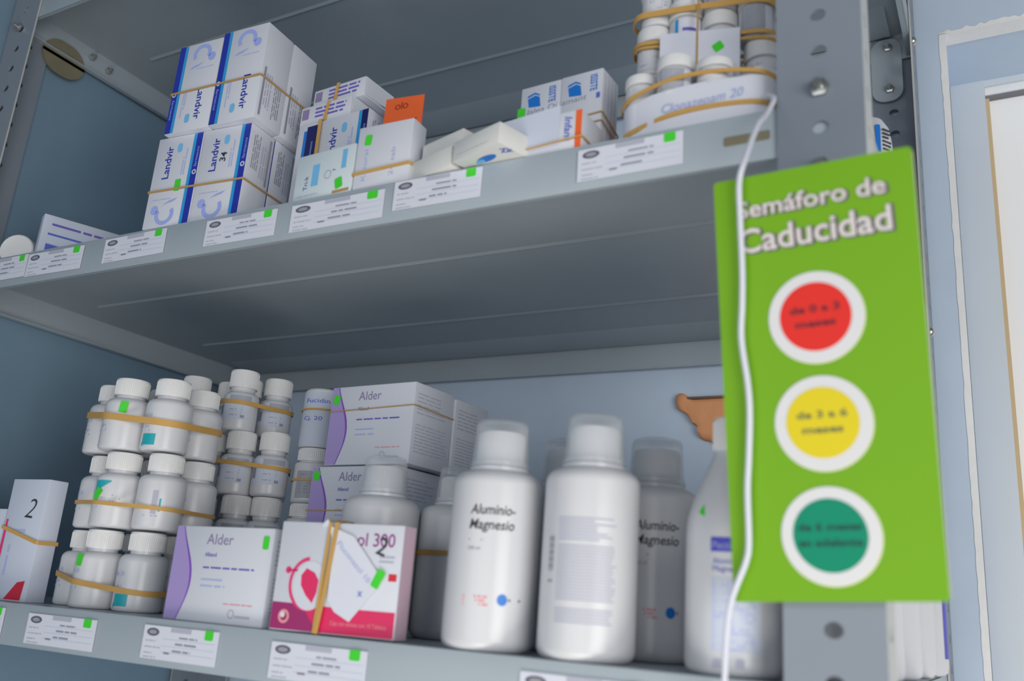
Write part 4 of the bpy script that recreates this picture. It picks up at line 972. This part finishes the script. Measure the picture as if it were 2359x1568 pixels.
# white cord hanging over it
cp = [(-0.0520, .0075, .0130), (-0.0466, -0.003, 0.0030), (-0.0483, -0.014, -0.0126), (-0.0501, -0.026, -0.0253), (-0.0527, -0.042, -0.053), (-0.0549, -0.0437, -0.0654), (-0.0551, -0.0413, -0.0833), (-0.0549, -0.0379, -0.1097), (-0.0555, -0.0357, -0.1269), (-0.0565, -0.0334, -0.1439), (-0.0542, -0.0307, -0.1651), (-0.0537, -0.0288, -0.1796), (-0.0548, -0.0262, -0.2), (-0.056, -0.0241, -0.2161), (-0.0562, -0.021, -0.2399), (-0.058, -0.0198, -0.2488), (-0.0619, -0.0186, -0.2578), (-0.0653, -0.0175, -0.2667), (-0.0677, -0.0158, -0.2795), (-0.0696, -0.0129, -0.3022), (-0.0703, -0.0111, -0.3159), (-.071, -.008, -.36)]
def smooth(P, n=6):
    P = [Vector(p) for p in P]; out_ = []
    for i in range(len(P) - 1):
        a, b, c, d = P[max(i - 1, 0)], P[i], P[i + 1], P[min(i + 2, len(P) - 1)]
        for k in range(n):
            t_ = k / n; out_.append(.5 * ((2 * b) + (c - a) * t_ + (2 * a - 5 * b + 4 * c - d) * t_ ** 2 + (3 * b - a - 3 * c + d) * t_ ** 3))
    return out_ + [P[-1]]
mb = MB(); mb.tube(smooth(cp), .0015, 'wire', 10); tag(mb.build('cord'), 'thin white cord hanging from the jar bundle down across the green sign', 'cord')

# ------------------------------------------------------------------ tan lobed piece on the back wall
mb = MB(); ol = [(-0.2432, -0.0626), (-0.2415, -0.0582), (-0.2385, -0.0562), (-0.2345, -0.0566), (-0.2312, -0.0592), (-0.2275, -0.0620), (-0.224, -0.0632), (-0.206, -0.0630), (-0.184, -0.0625), (-.170, -.0640), (-.168, -.0980), (-0.1839, -0.1040), (-0.1960, -0.1110), (-0.2011, -0.1095), (-0.2055, -0.1067), (-0.2120, -0.1055), (-0.2165, -0.1030), (-0.2189, -0.0985), (-0.2176, -0.0941), (-0.2205, -.0905), (-0.2245, -0.0885), (-0.2272, -0.084), (-0.2300, -.0795), (-0.2345, -0.0762), (-0.2411, -0.0722)]
n = len(ol); cx = sum(p[0] for p in ol) / n; cz = sum(p[1] for p in ol) / n; vs = []
for k, (s_, dy) in enumerate(((1, 0), (1.0, .003), (.96, .0055), (.88, .0075), (.70, .0085))):
    for x, z in ol: vs.append((cx + (x - cx) * s_, YW - .0002 - dy, cz + (z - cz) * s_))
fs = [tuple(range(4 * n, 5 * n))] + [(k * n + i, k * n + (i + 1) % n, (k + 1) * n + (i + 1) % n, (k + 1) * n + i) for k in range(4) for i in range(n)]
mb.add(vs, fs, 'tan', True); o = tag(mb.build('wall_ornament'), 'orange tan lobed shape on the blue wall, half hidden by the green sign', 'ornament')
mb = MB(); mb.box((-.2285, YW - .010, -.0640), (-.170, YW - .0002, -.0618), 'tan_dark', .0006); tag(mb.build('edge_strip', o), 'dark strip along its top edge')
